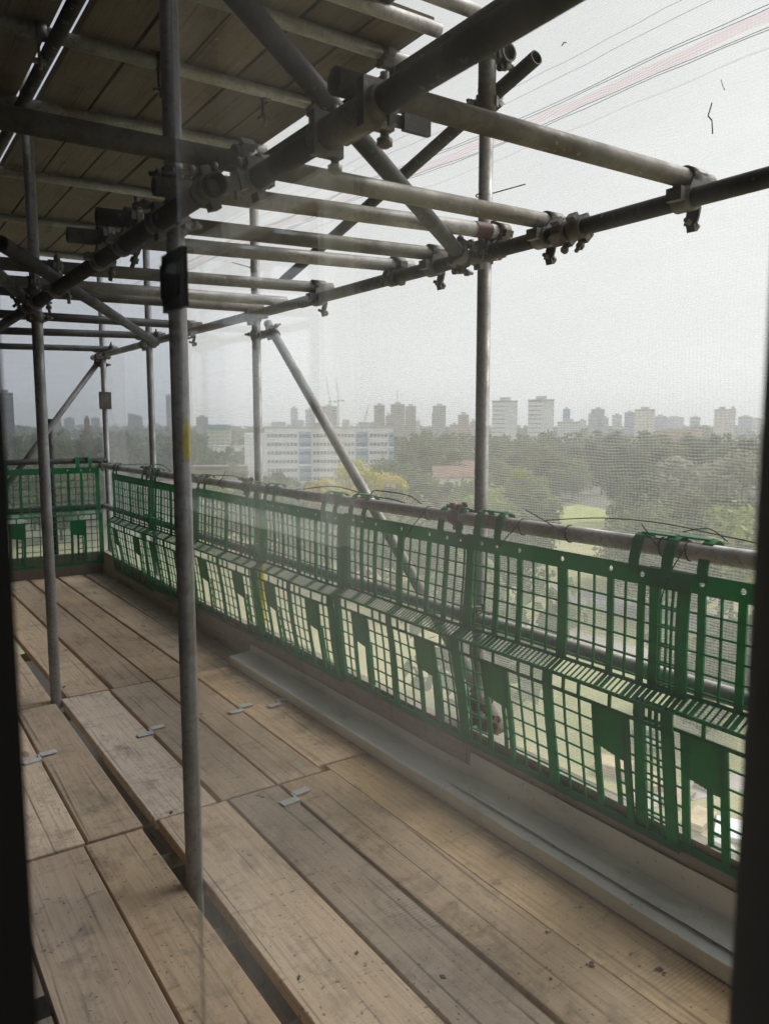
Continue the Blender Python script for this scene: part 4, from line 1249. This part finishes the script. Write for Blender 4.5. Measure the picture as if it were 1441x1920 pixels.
def house(u, D, w, dp, h, rh, yaw, wallm, roofm, label, name='house', gable=True, wins=0, cat='house'):
    c, r_, d = frame_at(u, D, radians(yaw))
    root = empty(name, c, label, cat)
    b = MB(); rbox(b, c, r_, d, -w / 2, w / 2, 0, dp, 0, h)
    P = lambda x, y, z: c + r_ * x + d * y + Vector((0, 0, z))
    b2 = MB()
    if gable:       # ridge runs across the view
        b.add([P(-w / 2, 0, h), P(-w / 2, dp, h), P(-w / 2, dp / 2, h + rh - .05)], [(0, 1, 2)])
        b.add([P(w / 2, 0, h), P(w / 2, dp, h), P(w / 2, dp / 2, h + rh - .05)], [(0, 1, 2)])
        e = .5
        for s in (0, 1):
            yy = -e if s == 0 else dp + e
            zz = h - e * rh / (dp / 2)
            b2.hexa([P(-w / 2 - e, yy, zz), P(w / 2 + e, yy, zz), P(w / 2 + e, dp / 2, h + rh), P(-w / 2 - e, dp / 2, h + rh),
                     P(-w / 2 - e, yy, zz + .25), P(w / 2 + e, yy, zz + .25), P(w / 2 + e, dp / 2, h + rh + .25), P(-w / 2 - e, dp / 2, h + rh + .25)])
    else:
        rbox(b2, c, r_, d, -w / 2 - .3, w / 2 + .3, -.3, dp + .3, h + .003, h + rh)
    b.build('wall', M[wallm], root); b2.build('roof', M[roofm], root)
    for k in range(wins):
        x = -w / 2 + w * (k + .5) / wins
        for zb in ([h * .55] if h < 6 else [h * .3, h * .7]):
            wb = MB(); rbox(wb, c, r_, d, x - w / wins * .28, x + w / wins * .28, -.08, .1, zb - .6, zb + .8); wb.build('window', M['wglass'], root)
    return root


# gabled white house with a brown roof
house(850, 260, 13, 9, 12.6, 3.2, 6, 'white', 'roofr', 'white gabled house with brown roof right of the yellow tree', wins=4)
c, r_, d = frame_at(832, 252, radians(6))
house(905, 330, 26, 10, 11, 3.2, 0, 'brick', 'roofr', 'long brown brick house behind the nearest outer upright', wins=5)
house(405, 300, 24, 12, 12.5, 1.4, -3, 'brick', 'roofd', 'long tan brick building left of the white slab block', 'low_block', False, 6, 'building')
house(425, 255, 24, 12, 7.0, 4.2, -4, 'white', 'roofd', 'low white house with wide dark roof before the tan building', wins=6)
house(478, 232, 8, 9, 7.5, 2.8, 30, 'white', 'roofd', 'small white gabled house left of the second outer upright', wins=2)
house(270, 290, 10, 8, 7, 3, 10, 'brick', 'roofr', 'small tan house seen between the far uprights', wins=3)
house(325, 270, 9, 8, 7.4, 2.6, -8, 'orange', 'roofr', 'small orange house left of the near inner upright', wins=2)
house(245, 430, 16, 9, 9, .6, 0, 'white', 'conc', 'white flat roofed house seen right of the corner upright', 'house', False, 4)
house(175, 480, 30, 12, 9, 2.4, 3, 'brick', 'roofr', 'low brown terrace left of the corner upright', wins=6)
house(65, 520, 40, 12, 9.5, .6, 0, 'white', 'conc', 'long pale shed among the trees at the left', 'low_block', False, 6, 'building')
house(430, 560, 22, 12, 14, .6, 0, 'white', 'conc', 'low white block left of the slab block', 'low_block', False, 5, 'building')
house(1060, 420, 22, 10, 9, 2.6, 4, 'orange', 'roofr', 'tan terrace among the trees below the blue tower', wins=5)
house(1215, 410, 24, 9, 8.5, 2.4, -4, 'brick', 'roofd', 'brick terrace among the trees left of the silvery tree', wins=5)
house(960, 470, 30, 10, 9.5, .8, 0, 'brick', 'conc', 'long low brick range below the first white tower', 'low_block', False, 6, 'building')
house(1165, 760, 60, 14, 17, 1.0, 2, 'orange', 'roofd', 'long orange brick range on the skyline trees', 'low_block', False, 9, 'building')
house(1272, 720, 36, 16, 24, 1.0, 3, 'orange', 'orange', 'stepped orange brick block on the right skyline', 'low_block', False, 6, 'building')
house(1330, 700, 50, 14, 15, .8, 2, 'brick', 'conc', 'long low tan shed right of the orange block', 'low_block', False, 7, 'building')
house(1385, 480, 14, 9, 9, 2.6, 0, 'white', 'roofr', 'small white house at the right edge of the park', wins=3)
house(1010, 690, 34, 14, 16, .8, 0, 'white', 'conc', 'low white hall between the two white towers', 'low_block', False, 6, 'building')


def tower(u, wpx, vtop, D, wall, win, label, yaw=0, fh=2.9, bw=3.4, zf=.45, hf=.4, dp=None, crown=True, step=None, slope=0):
    c, r_, d = frame_at(u, D, radians(yaw))
    t = far(u, vtop, D); h = t.z - GZ; w = wpx * D / F
    dp = dp or w * .8
    root = bpy.data.objects.new('tower_block', None); COL.objects.link(root); root.location = c
    tag(root, label, 'tower block', 'tower blocks on the skyline')
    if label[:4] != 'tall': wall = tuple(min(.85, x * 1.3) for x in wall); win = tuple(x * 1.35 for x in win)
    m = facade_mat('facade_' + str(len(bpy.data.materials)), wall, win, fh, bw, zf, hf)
    b = MB()
    P = lambda x, y, z: Vector((x, y, z))
    b.hexa([P(-w / 2, 0, 0), P(w / 2, 0, 0), P(w / 2, dp, 0), P(-w / 2, dp, 0), P(-w / 2, 0, h), P(w / 2, 0, h - slope), P(w / 2, dp, h - slope), P(-w / 2, dp, h)])
    if step:
        sx0, sx1, dh = step
        b.hexa([P(sx0 * w, -dp * .1, 0), P(sx1 * w, -dp * .1, 0), P(sx1 * w, dp * .6, 0), P(sx0 * w, dp * .6, 0), P(sx0 * w, -dp * .1, h - dh), P(sx1 * w, -dp * .1, h - dh), P(sx1 * w, dp * .6, h - dh), P(sx0 * w, dp * .6, h - dh)])
    o = b.build('wall', m); o.parent = root; o.rotation_euler = (0, 0, math.atan2(r_.y, r_.x))
    if crown and not slope:
        k = MB(); k.box((-w * .52, -dp * .02 - .1, h + .01), (w * .52, dp + .2, h + 1.0)); k.box((-w * .2, dp * .2, h + 1.01), (w * .22, dp * .7, h + 4))
        o2 = k.build('roof', M['conc'] if sum(wall) > .9 else M['steel']); o2.parent = root; o2.rotation_euler = o.rotation_euler


gy = (.36, .36, .36); dk = (.16, .17, .19); wn = (.10, .11, .12); bl = (.20, .30, .42)
tower(18, 28, 738, 800, (.10, .11, .14), (.09, .10, .12), 'tall dark tower at the left edge', fh=3.4, zf=.6)
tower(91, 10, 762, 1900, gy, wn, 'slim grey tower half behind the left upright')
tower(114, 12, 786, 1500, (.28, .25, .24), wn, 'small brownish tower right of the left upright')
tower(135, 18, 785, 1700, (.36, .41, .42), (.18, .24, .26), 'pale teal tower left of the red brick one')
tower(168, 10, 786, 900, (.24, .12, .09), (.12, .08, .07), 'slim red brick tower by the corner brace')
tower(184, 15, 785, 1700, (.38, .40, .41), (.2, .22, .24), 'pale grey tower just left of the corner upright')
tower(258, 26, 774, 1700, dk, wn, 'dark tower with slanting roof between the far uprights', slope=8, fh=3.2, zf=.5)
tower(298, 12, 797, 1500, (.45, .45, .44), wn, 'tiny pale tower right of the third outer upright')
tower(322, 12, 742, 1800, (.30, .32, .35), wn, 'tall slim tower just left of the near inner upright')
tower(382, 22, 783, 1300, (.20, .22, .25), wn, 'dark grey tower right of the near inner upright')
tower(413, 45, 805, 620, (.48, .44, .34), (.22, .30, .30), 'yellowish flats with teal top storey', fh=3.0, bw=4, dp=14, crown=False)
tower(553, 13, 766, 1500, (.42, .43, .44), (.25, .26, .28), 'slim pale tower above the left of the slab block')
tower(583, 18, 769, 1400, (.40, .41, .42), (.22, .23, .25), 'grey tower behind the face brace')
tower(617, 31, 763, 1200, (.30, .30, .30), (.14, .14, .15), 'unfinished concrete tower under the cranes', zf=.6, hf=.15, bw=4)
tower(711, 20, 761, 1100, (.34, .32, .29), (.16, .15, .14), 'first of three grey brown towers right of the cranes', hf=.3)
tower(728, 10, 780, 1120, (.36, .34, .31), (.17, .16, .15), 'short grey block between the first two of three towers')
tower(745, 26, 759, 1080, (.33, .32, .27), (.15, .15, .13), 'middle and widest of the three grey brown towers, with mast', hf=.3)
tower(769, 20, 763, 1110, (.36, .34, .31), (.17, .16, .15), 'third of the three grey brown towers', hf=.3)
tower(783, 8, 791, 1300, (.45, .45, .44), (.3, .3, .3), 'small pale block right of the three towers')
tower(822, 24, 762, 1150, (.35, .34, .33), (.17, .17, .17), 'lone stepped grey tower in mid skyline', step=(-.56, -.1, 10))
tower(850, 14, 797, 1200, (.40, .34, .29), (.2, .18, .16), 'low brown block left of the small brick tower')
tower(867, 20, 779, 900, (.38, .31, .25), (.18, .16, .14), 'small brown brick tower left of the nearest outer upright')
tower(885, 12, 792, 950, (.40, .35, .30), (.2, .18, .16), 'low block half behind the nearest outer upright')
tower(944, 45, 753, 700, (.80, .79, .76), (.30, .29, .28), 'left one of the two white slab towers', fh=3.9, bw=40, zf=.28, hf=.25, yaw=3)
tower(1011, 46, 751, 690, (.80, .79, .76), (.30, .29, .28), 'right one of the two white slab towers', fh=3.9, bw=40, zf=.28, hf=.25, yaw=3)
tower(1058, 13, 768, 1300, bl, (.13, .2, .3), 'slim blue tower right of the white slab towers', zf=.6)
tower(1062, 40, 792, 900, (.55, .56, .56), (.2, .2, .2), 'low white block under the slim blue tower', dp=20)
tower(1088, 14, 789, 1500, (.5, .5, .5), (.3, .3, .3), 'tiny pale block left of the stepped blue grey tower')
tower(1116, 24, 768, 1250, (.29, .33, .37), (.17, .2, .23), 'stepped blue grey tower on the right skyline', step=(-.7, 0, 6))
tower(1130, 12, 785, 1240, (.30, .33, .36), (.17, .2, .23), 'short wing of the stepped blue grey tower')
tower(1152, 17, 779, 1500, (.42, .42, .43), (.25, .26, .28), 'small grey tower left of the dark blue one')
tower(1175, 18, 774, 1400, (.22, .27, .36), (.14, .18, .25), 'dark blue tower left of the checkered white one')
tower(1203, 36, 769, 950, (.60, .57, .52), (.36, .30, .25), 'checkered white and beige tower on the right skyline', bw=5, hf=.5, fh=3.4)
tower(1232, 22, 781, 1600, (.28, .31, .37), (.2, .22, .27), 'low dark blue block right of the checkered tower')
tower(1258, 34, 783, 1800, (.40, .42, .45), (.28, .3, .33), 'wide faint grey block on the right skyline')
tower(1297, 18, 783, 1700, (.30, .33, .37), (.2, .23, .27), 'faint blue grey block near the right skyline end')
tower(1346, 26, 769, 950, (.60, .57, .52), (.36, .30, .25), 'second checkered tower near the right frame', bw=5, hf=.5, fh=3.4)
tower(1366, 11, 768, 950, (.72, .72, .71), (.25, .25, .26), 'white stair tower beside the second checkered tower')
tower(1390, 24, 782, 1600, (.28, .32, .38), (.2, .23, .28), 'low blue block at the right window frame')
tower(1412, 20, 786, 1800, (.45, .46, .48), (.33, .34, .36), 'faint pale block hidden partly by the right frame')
c, r_, d = frame_at(413, 618)
b = MB(); t = far(413, 797, 618); rbox(b, c, r_, d, -9, 8.6, 1, 12, far(413, 805, 618).z - GZ + .02, t.z - GZ + .5)
# teal penthouse sits on the yellowish flats
fl_ = [o for o in bpy.data.objects if o.get('label') == 'yellowish flats with teal top storey'][0]
M['teal'] = plain_mat('teal_cladding', (.16, .36, .36), .6, 0, .15, .3)
b.build('penthouse', M['teal'], fl_)
mast = MB(); q = far(745, 759, 1080); c, r_, d = frame_at(745, 1080)
mast.tube((q.x + d.x * 8, q.y + d.y * 8, q.z), (q.x + d.x * 8, q.y + d.y * 8, q.z + 20), .35, 6)
mt = [o for o in bpy.data.objects if str(o.get('label', '')).startswith('middle and widest')][0]
mast.build('mast', M['steel'], mt)


def crane(label, u, v0, vtop, D, jib, ang, lean=0):
    p = far(u, v0, D); t = far(u, vtop, D)
    p.z = GZ; r_ = Vector((HD.y, -HD.x, 0))
    root = empty('tower_crane', p, label, 'crane', 'cranes on the skyline')
    b = MB(); w = .9
    for sx in (-w, w):
        for sy in (-w, w): b.tube((p.x + sx, p.y + sy, GZ), (p.x + sx, p.y + sy, t.z), .22, 5)
    z = GZ; s = 1
    while z < t.z - 3:
        b.tube((p.x - w * s, p.y - w, z), (p.x + w * s, p.y - w, z + 3), .14, 4); s = -s; z += 3
    b.build('mast', M['steel'], root)
    j = MB(); base = Vector((p.x, p.y, t.z))
    tip = base + r_ * jib * cos(ang) + Vector((0, 0, jib * sin(ang)))
    back = base - r_ * jib * .22 * (1 if cos(ang) > 0 else -1)
    off = Vector((0, 0, 1.6)) if abs(cos(ang)) > .5 else r_ * 1.6
    j.tube(base, tip, .28, 5); j.tube(base + off, tip, .2, 5); j.tube(base, back, .4, 5)
    for k in range(14):
        a = base + (tip - base) * k / 14; bq = base + off + (tip - base - off) * (k + .5) / 14
        j.tube(a, bq, .12, 4)
    j.build('jib', M['steel'], root)
    cb = MB(); cb.box((back.x - 1.4, back.y - 1.4, back.z - 2.4), (back.x + 1.4, back.y + 1.4, back.z + .4)); cb.build('counterweight', M['conc'], root)
    ca = MB(); ca.box((p.x - 1.3, p.y - 2.6, t.z - 2.2), (p.x + 1.3, p.y - .95, t.z + .4)); ca.build('cab', M['steel'], root)


crane('luffing crane rising from the unfinished tower', 618, 800, 752, 1190, 38, radians(98))
crane('second luffing crane just right of the unfinished tower', 634, 800, 750, 1195, 34, radians(95))
crane('small crane leaning right behind the slab block', 682, 800, 792, 900, 22, radians(75))
crane('faint crane right of the far corner upright', 217, 800, 795, 1600, 42, radians(112))

# ---- cars and site clutter in the street
M['carw'] = plain_mat('white_car_paint', (.75, .76, .77), .3, 0, .03, .5, .6)
M['cars'] = plain_mat('silver_car_paint', (.42, .44, .46), .3, .3, .05, .5, .6)
M['tyre'] = plain_mat('tyre', (.03, .03, .03), .8)
M['cglass'] = plain_mat('car_glass', (.03, .035, .04), .15)
M['pack'] = plain_mat('blue_plastic', (.25, .38, .62), .5, 0, .2, 1)
M['timber'] = plain_mat('pale_timber', (.50, .40, .25), .85, 0, .2, 1)


def car(label, u, v, yaw, m):
    p = on_ground(u, v, GZ + .04)
    root = empty('parked_car', p, label, 'car', 'cars parked by the road'); ca, sa = cos(yaw), sin(yaw)
    P = lambda x, y, z: (p.x + x * ca - y * sa, p.y + x * sa + y * ca, p.z + z)
    b = MB()
    prof = [(-2.15, .35), (-2.2, .75), (-1.9, .92), (-.95, .98), (1.2, 1.0), (2.05, .95), (2.2, .6), (2.1, .32)]
    for s in (-1, 1): pass
    n = len(prof); vs = [P(x, -.86, z) for x, z in prof] + [P(x, .86, z) for x, z in prof]
    b.add(vs, [tuple(range(n - 1, -1, -1)), tuple(range(n, 2 * n))] + [(i, (i + 1) % n, n + (i + 1) % n, n + i) for i in range(n)])
    roof = [(-.45, 1.42), (.2, 1.47), (1.25, 1.40)]
    b.hexa([P(-.4, -.66, 1.40), P(1.25, -.66, 1.38), P(1.25, .66, 1.38), P(-.4, .66, 1.40), P(-.3, -.6, 1.47), P(1.15, -.6, 1.46), P(1.15, .6, 1.46), P(-.3, .6, 1.47)])
    b.build('body', M[m], root)
    g = MB(); g.hexa([P(-1.1, -.78, .985), P(1.95, -.78, .985), P(1.95, .78, .985), P(-1.1, .78, .985), P(-.4, -.64, 1.399), P(1.25, -.64, 1.379), P(1.25, .64, 1.379), P(-.4, .64, 1.399)])
    g.build('windows', M['cglass'], root)
    for x in (-1.35, 1.4):
        for s in (-1, 1):
            w = MB(); w.tube(P(x, s * .70, .32), P(x, s * .89, .32), .32, 14); w.build('wheel', M['tyre'], root)


car('white car parked on bare soil behind the near guard', 1325, 1127, radians(20), 'carw')
car('silver car parked behind the white one', 1352, 1112, radians(24), 'cars')
car('white car on the far road, seen through the middle guards', 660, 1040, radians(60), 'carw')
car('blue grey car standing on the grass track low at the right', 1208, 1392, radians(50), 'cars')


def pile(name, label, u, v, w, l, h, m, yaw, n=4, cat='pile'):
    p = on_ground(u, v, GZ + .04); b = MB(); ca, sa = cos(yaw), sin(yaw)
    for k in range(n):
        z0 = p.z + h * k / n; z1 = p.z + h * (k + .82) / n
        j = random.uniform(-.1, .1)
        q = [(-w / 2 + j, -l / 2), (w / 2 + j, -l / 2), (w / 2 + j, l / 2), (-w / 2 + j, l / 2)]
        Q = [(p.x + x * ca - y * sa, p.y + x * sa + y * ca) for x, y in q]
        b.hexa([(X, Y, z0) for X, Y in Q] + [(X, Y, z1) for X, Y in Q])
    tag(b.build(name, M[m], None, p), label, cat)


pile('timber_stack', 'stack of pale timber on the grass under the near tongue', 1150, 1447, 2.2, 3.0, 1.0, 'timber', .4)
pile('timber_stack', 'low stack of boards right of the pale timber', 1225, 1470, 2.6, 1.4, .5, 'timber', 1.1)
pile('raised_bed', 'wooden raised bed on the grass low at the right', 1270, 1500, 3.2, 1.6, .5, 'soil', .2, 2, 'garden bed')
pile('raised_bed', 'second raised bed beside the garden path', 1330, 1470, 3.2, 1.6, .5, 'soil', .2, 2, 'garden bed')
pile('raised_bed', 'third raised bed nearest the white sheets', 1310, 1540, 3.0, 1.6, .5, 'timber', .2, 2, 'garden bed')
pile('sheet_stack', 'stack of white sheets at the lower right', 1370, 1560, 3.0, 2.2, .4, 'white', .5, 3)
pile('sheet_stack', 'second stack of pale sheets beside the first', 1345, 1590, 1.6, 2.0, .3, 'conc', 1.0, 2)
pile('blue_crate', 'blue crate on the grass near the silver car', 1200, 1388, .8, 1.0, .8, 'pack', .3, 2, 'crate')
# the building the window belongs to
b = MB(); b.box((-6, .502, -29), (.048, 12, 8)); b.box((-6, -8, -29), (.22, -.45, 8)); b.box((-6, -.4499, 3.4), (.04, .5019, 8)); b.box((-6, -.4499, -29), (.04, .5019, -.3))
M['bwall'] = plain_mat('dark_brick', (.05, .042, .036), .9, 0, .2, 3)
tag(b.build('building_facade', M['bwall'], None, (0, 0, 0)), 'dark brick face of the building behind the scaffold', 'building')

m = bpy.data.materials.new('haze'); m.use_nodes = True; nt = m.node_tree; nt.nodes.clear()
vp = nd(nt, 'ShaderNodeVolumePrincipled', {'Color': (.93, .95, .97, 1), 'Density': .00024, 'Anisotropy': .35})
oo = nd(nt, 'ShaderNodeOutputMaterial'); nt.links.new(vp.outputs[0], oo.inputs['Volume'])
b = MB(); b.box((-5600, -5600, GZ - 1), (5600, 5600, 95)); tag(b.build('haze', m, None, (0, 0, 0)), kind='stuff')

# ================================================================== LIGHT
w = bpy.data.worlds.new('World'); S.world = w; w.use_nodes = True
nt = w.node_tree; nt.nodes.clear()
SE, SR = radians(44), radians(95)
sky = nd(nt, 'ShaderNodeTexSky', sky_type='NISHITA', sun_disc=False, sun_elevation=SE, sun_rotation=SR, air_density=1.0, dust_density=4.0, ozone_density=1.0, altitude=40)
hs = nd(nt, 'ShaderNodeHueSaturation', {'Color': sky.outputs[0], 'Saturation': .16})
tcw = nd(nt, 'ShaderNodeTexCoord').outputs['Generated']
cl = noise(nt, nd(nt, 'ShaderNodeMapping', {0: tcw, 3: (1, 1, 3)}).outputs[0], 2.2, 5, .55)
cloud = mix(nt, rng(nt, cl, .35, .65), (3.35, 3.41, 3.50), (3.80, 3.85, 3.92))
zz = nd(nt, 'ShaderNodeSeparateXYZ', {0: tcw}).outputs[2]
low = rng(nt, zz, 0.0, .45, 1.22, 1.0)
cloud = mix(nt, 1.0, cloud, nd(nt, 'ShaderNodeCombineColor', {0: low, 1: low, 2: low}).outputs[0], 'MULTIPLY')
cov = mix(nt, .88, hs.outputs[0], cloud)
bg = nd(nt, 'ShaderNodeBackground', {0: cov, 1: .10})
out = nd(nt, 'ShaderNodeOutputWorld'); nt.links.new(bg.outputs[0], out.inputs[0])
L = bpy.data.lights.new('sun', 'SUN'); L.energy = 1.5; L.angle = radians(28); L.color = (1, .97, .93)
so = bpy.data.objects.new('sun', L); COL.objects.link(so)
az = SR
sd = Vector((sin(az) * cos(SE), cos(az) * cos(SE), sin(SE)))
so.rotation_euler = (-sd).to_track_quat('-Z', 'Y').to_euler()

# ================================================================== CAMERA
cam = bpy.data.cameras.new('camera'); co = bpy.data.objects.new('camera', cam); COL.objects.link(co)
cam.sensor_width = 36; cam.sensor_fit = 'AUTO'; cam.lens = F / 1920 * 36
cam.clip_start = .02; cam.clip_end = 12000
co.matrix_world = Matrix(((RT.x, UP.x, -FW.x, EYE.x), (RT.y, UP.y, -FW.y, EYE.y), (RT.z, UP.z, -FW.z, EYE.z), (0, 0, 0, 1)))
cam.dof.use_dof = True; cam.dof.focus_distance = 3.2; cam.dof.aperture_fstop = 8.0
S.camera = co
S.render.engine = 'CYCLES'
S.cycles.max_bounces = 8; S.cycles.transparent_max_bounces = 24
S.cycles.use_denoising = True
S.cycles.caustics_reflective = False; S.cycles.caustics_refractive = False
S.view_settings.view_transform = 'Standard'; S.view_settings.look = 'None'
S.view_settings.exposure = 1.32; S.view_settings.gamma = 1
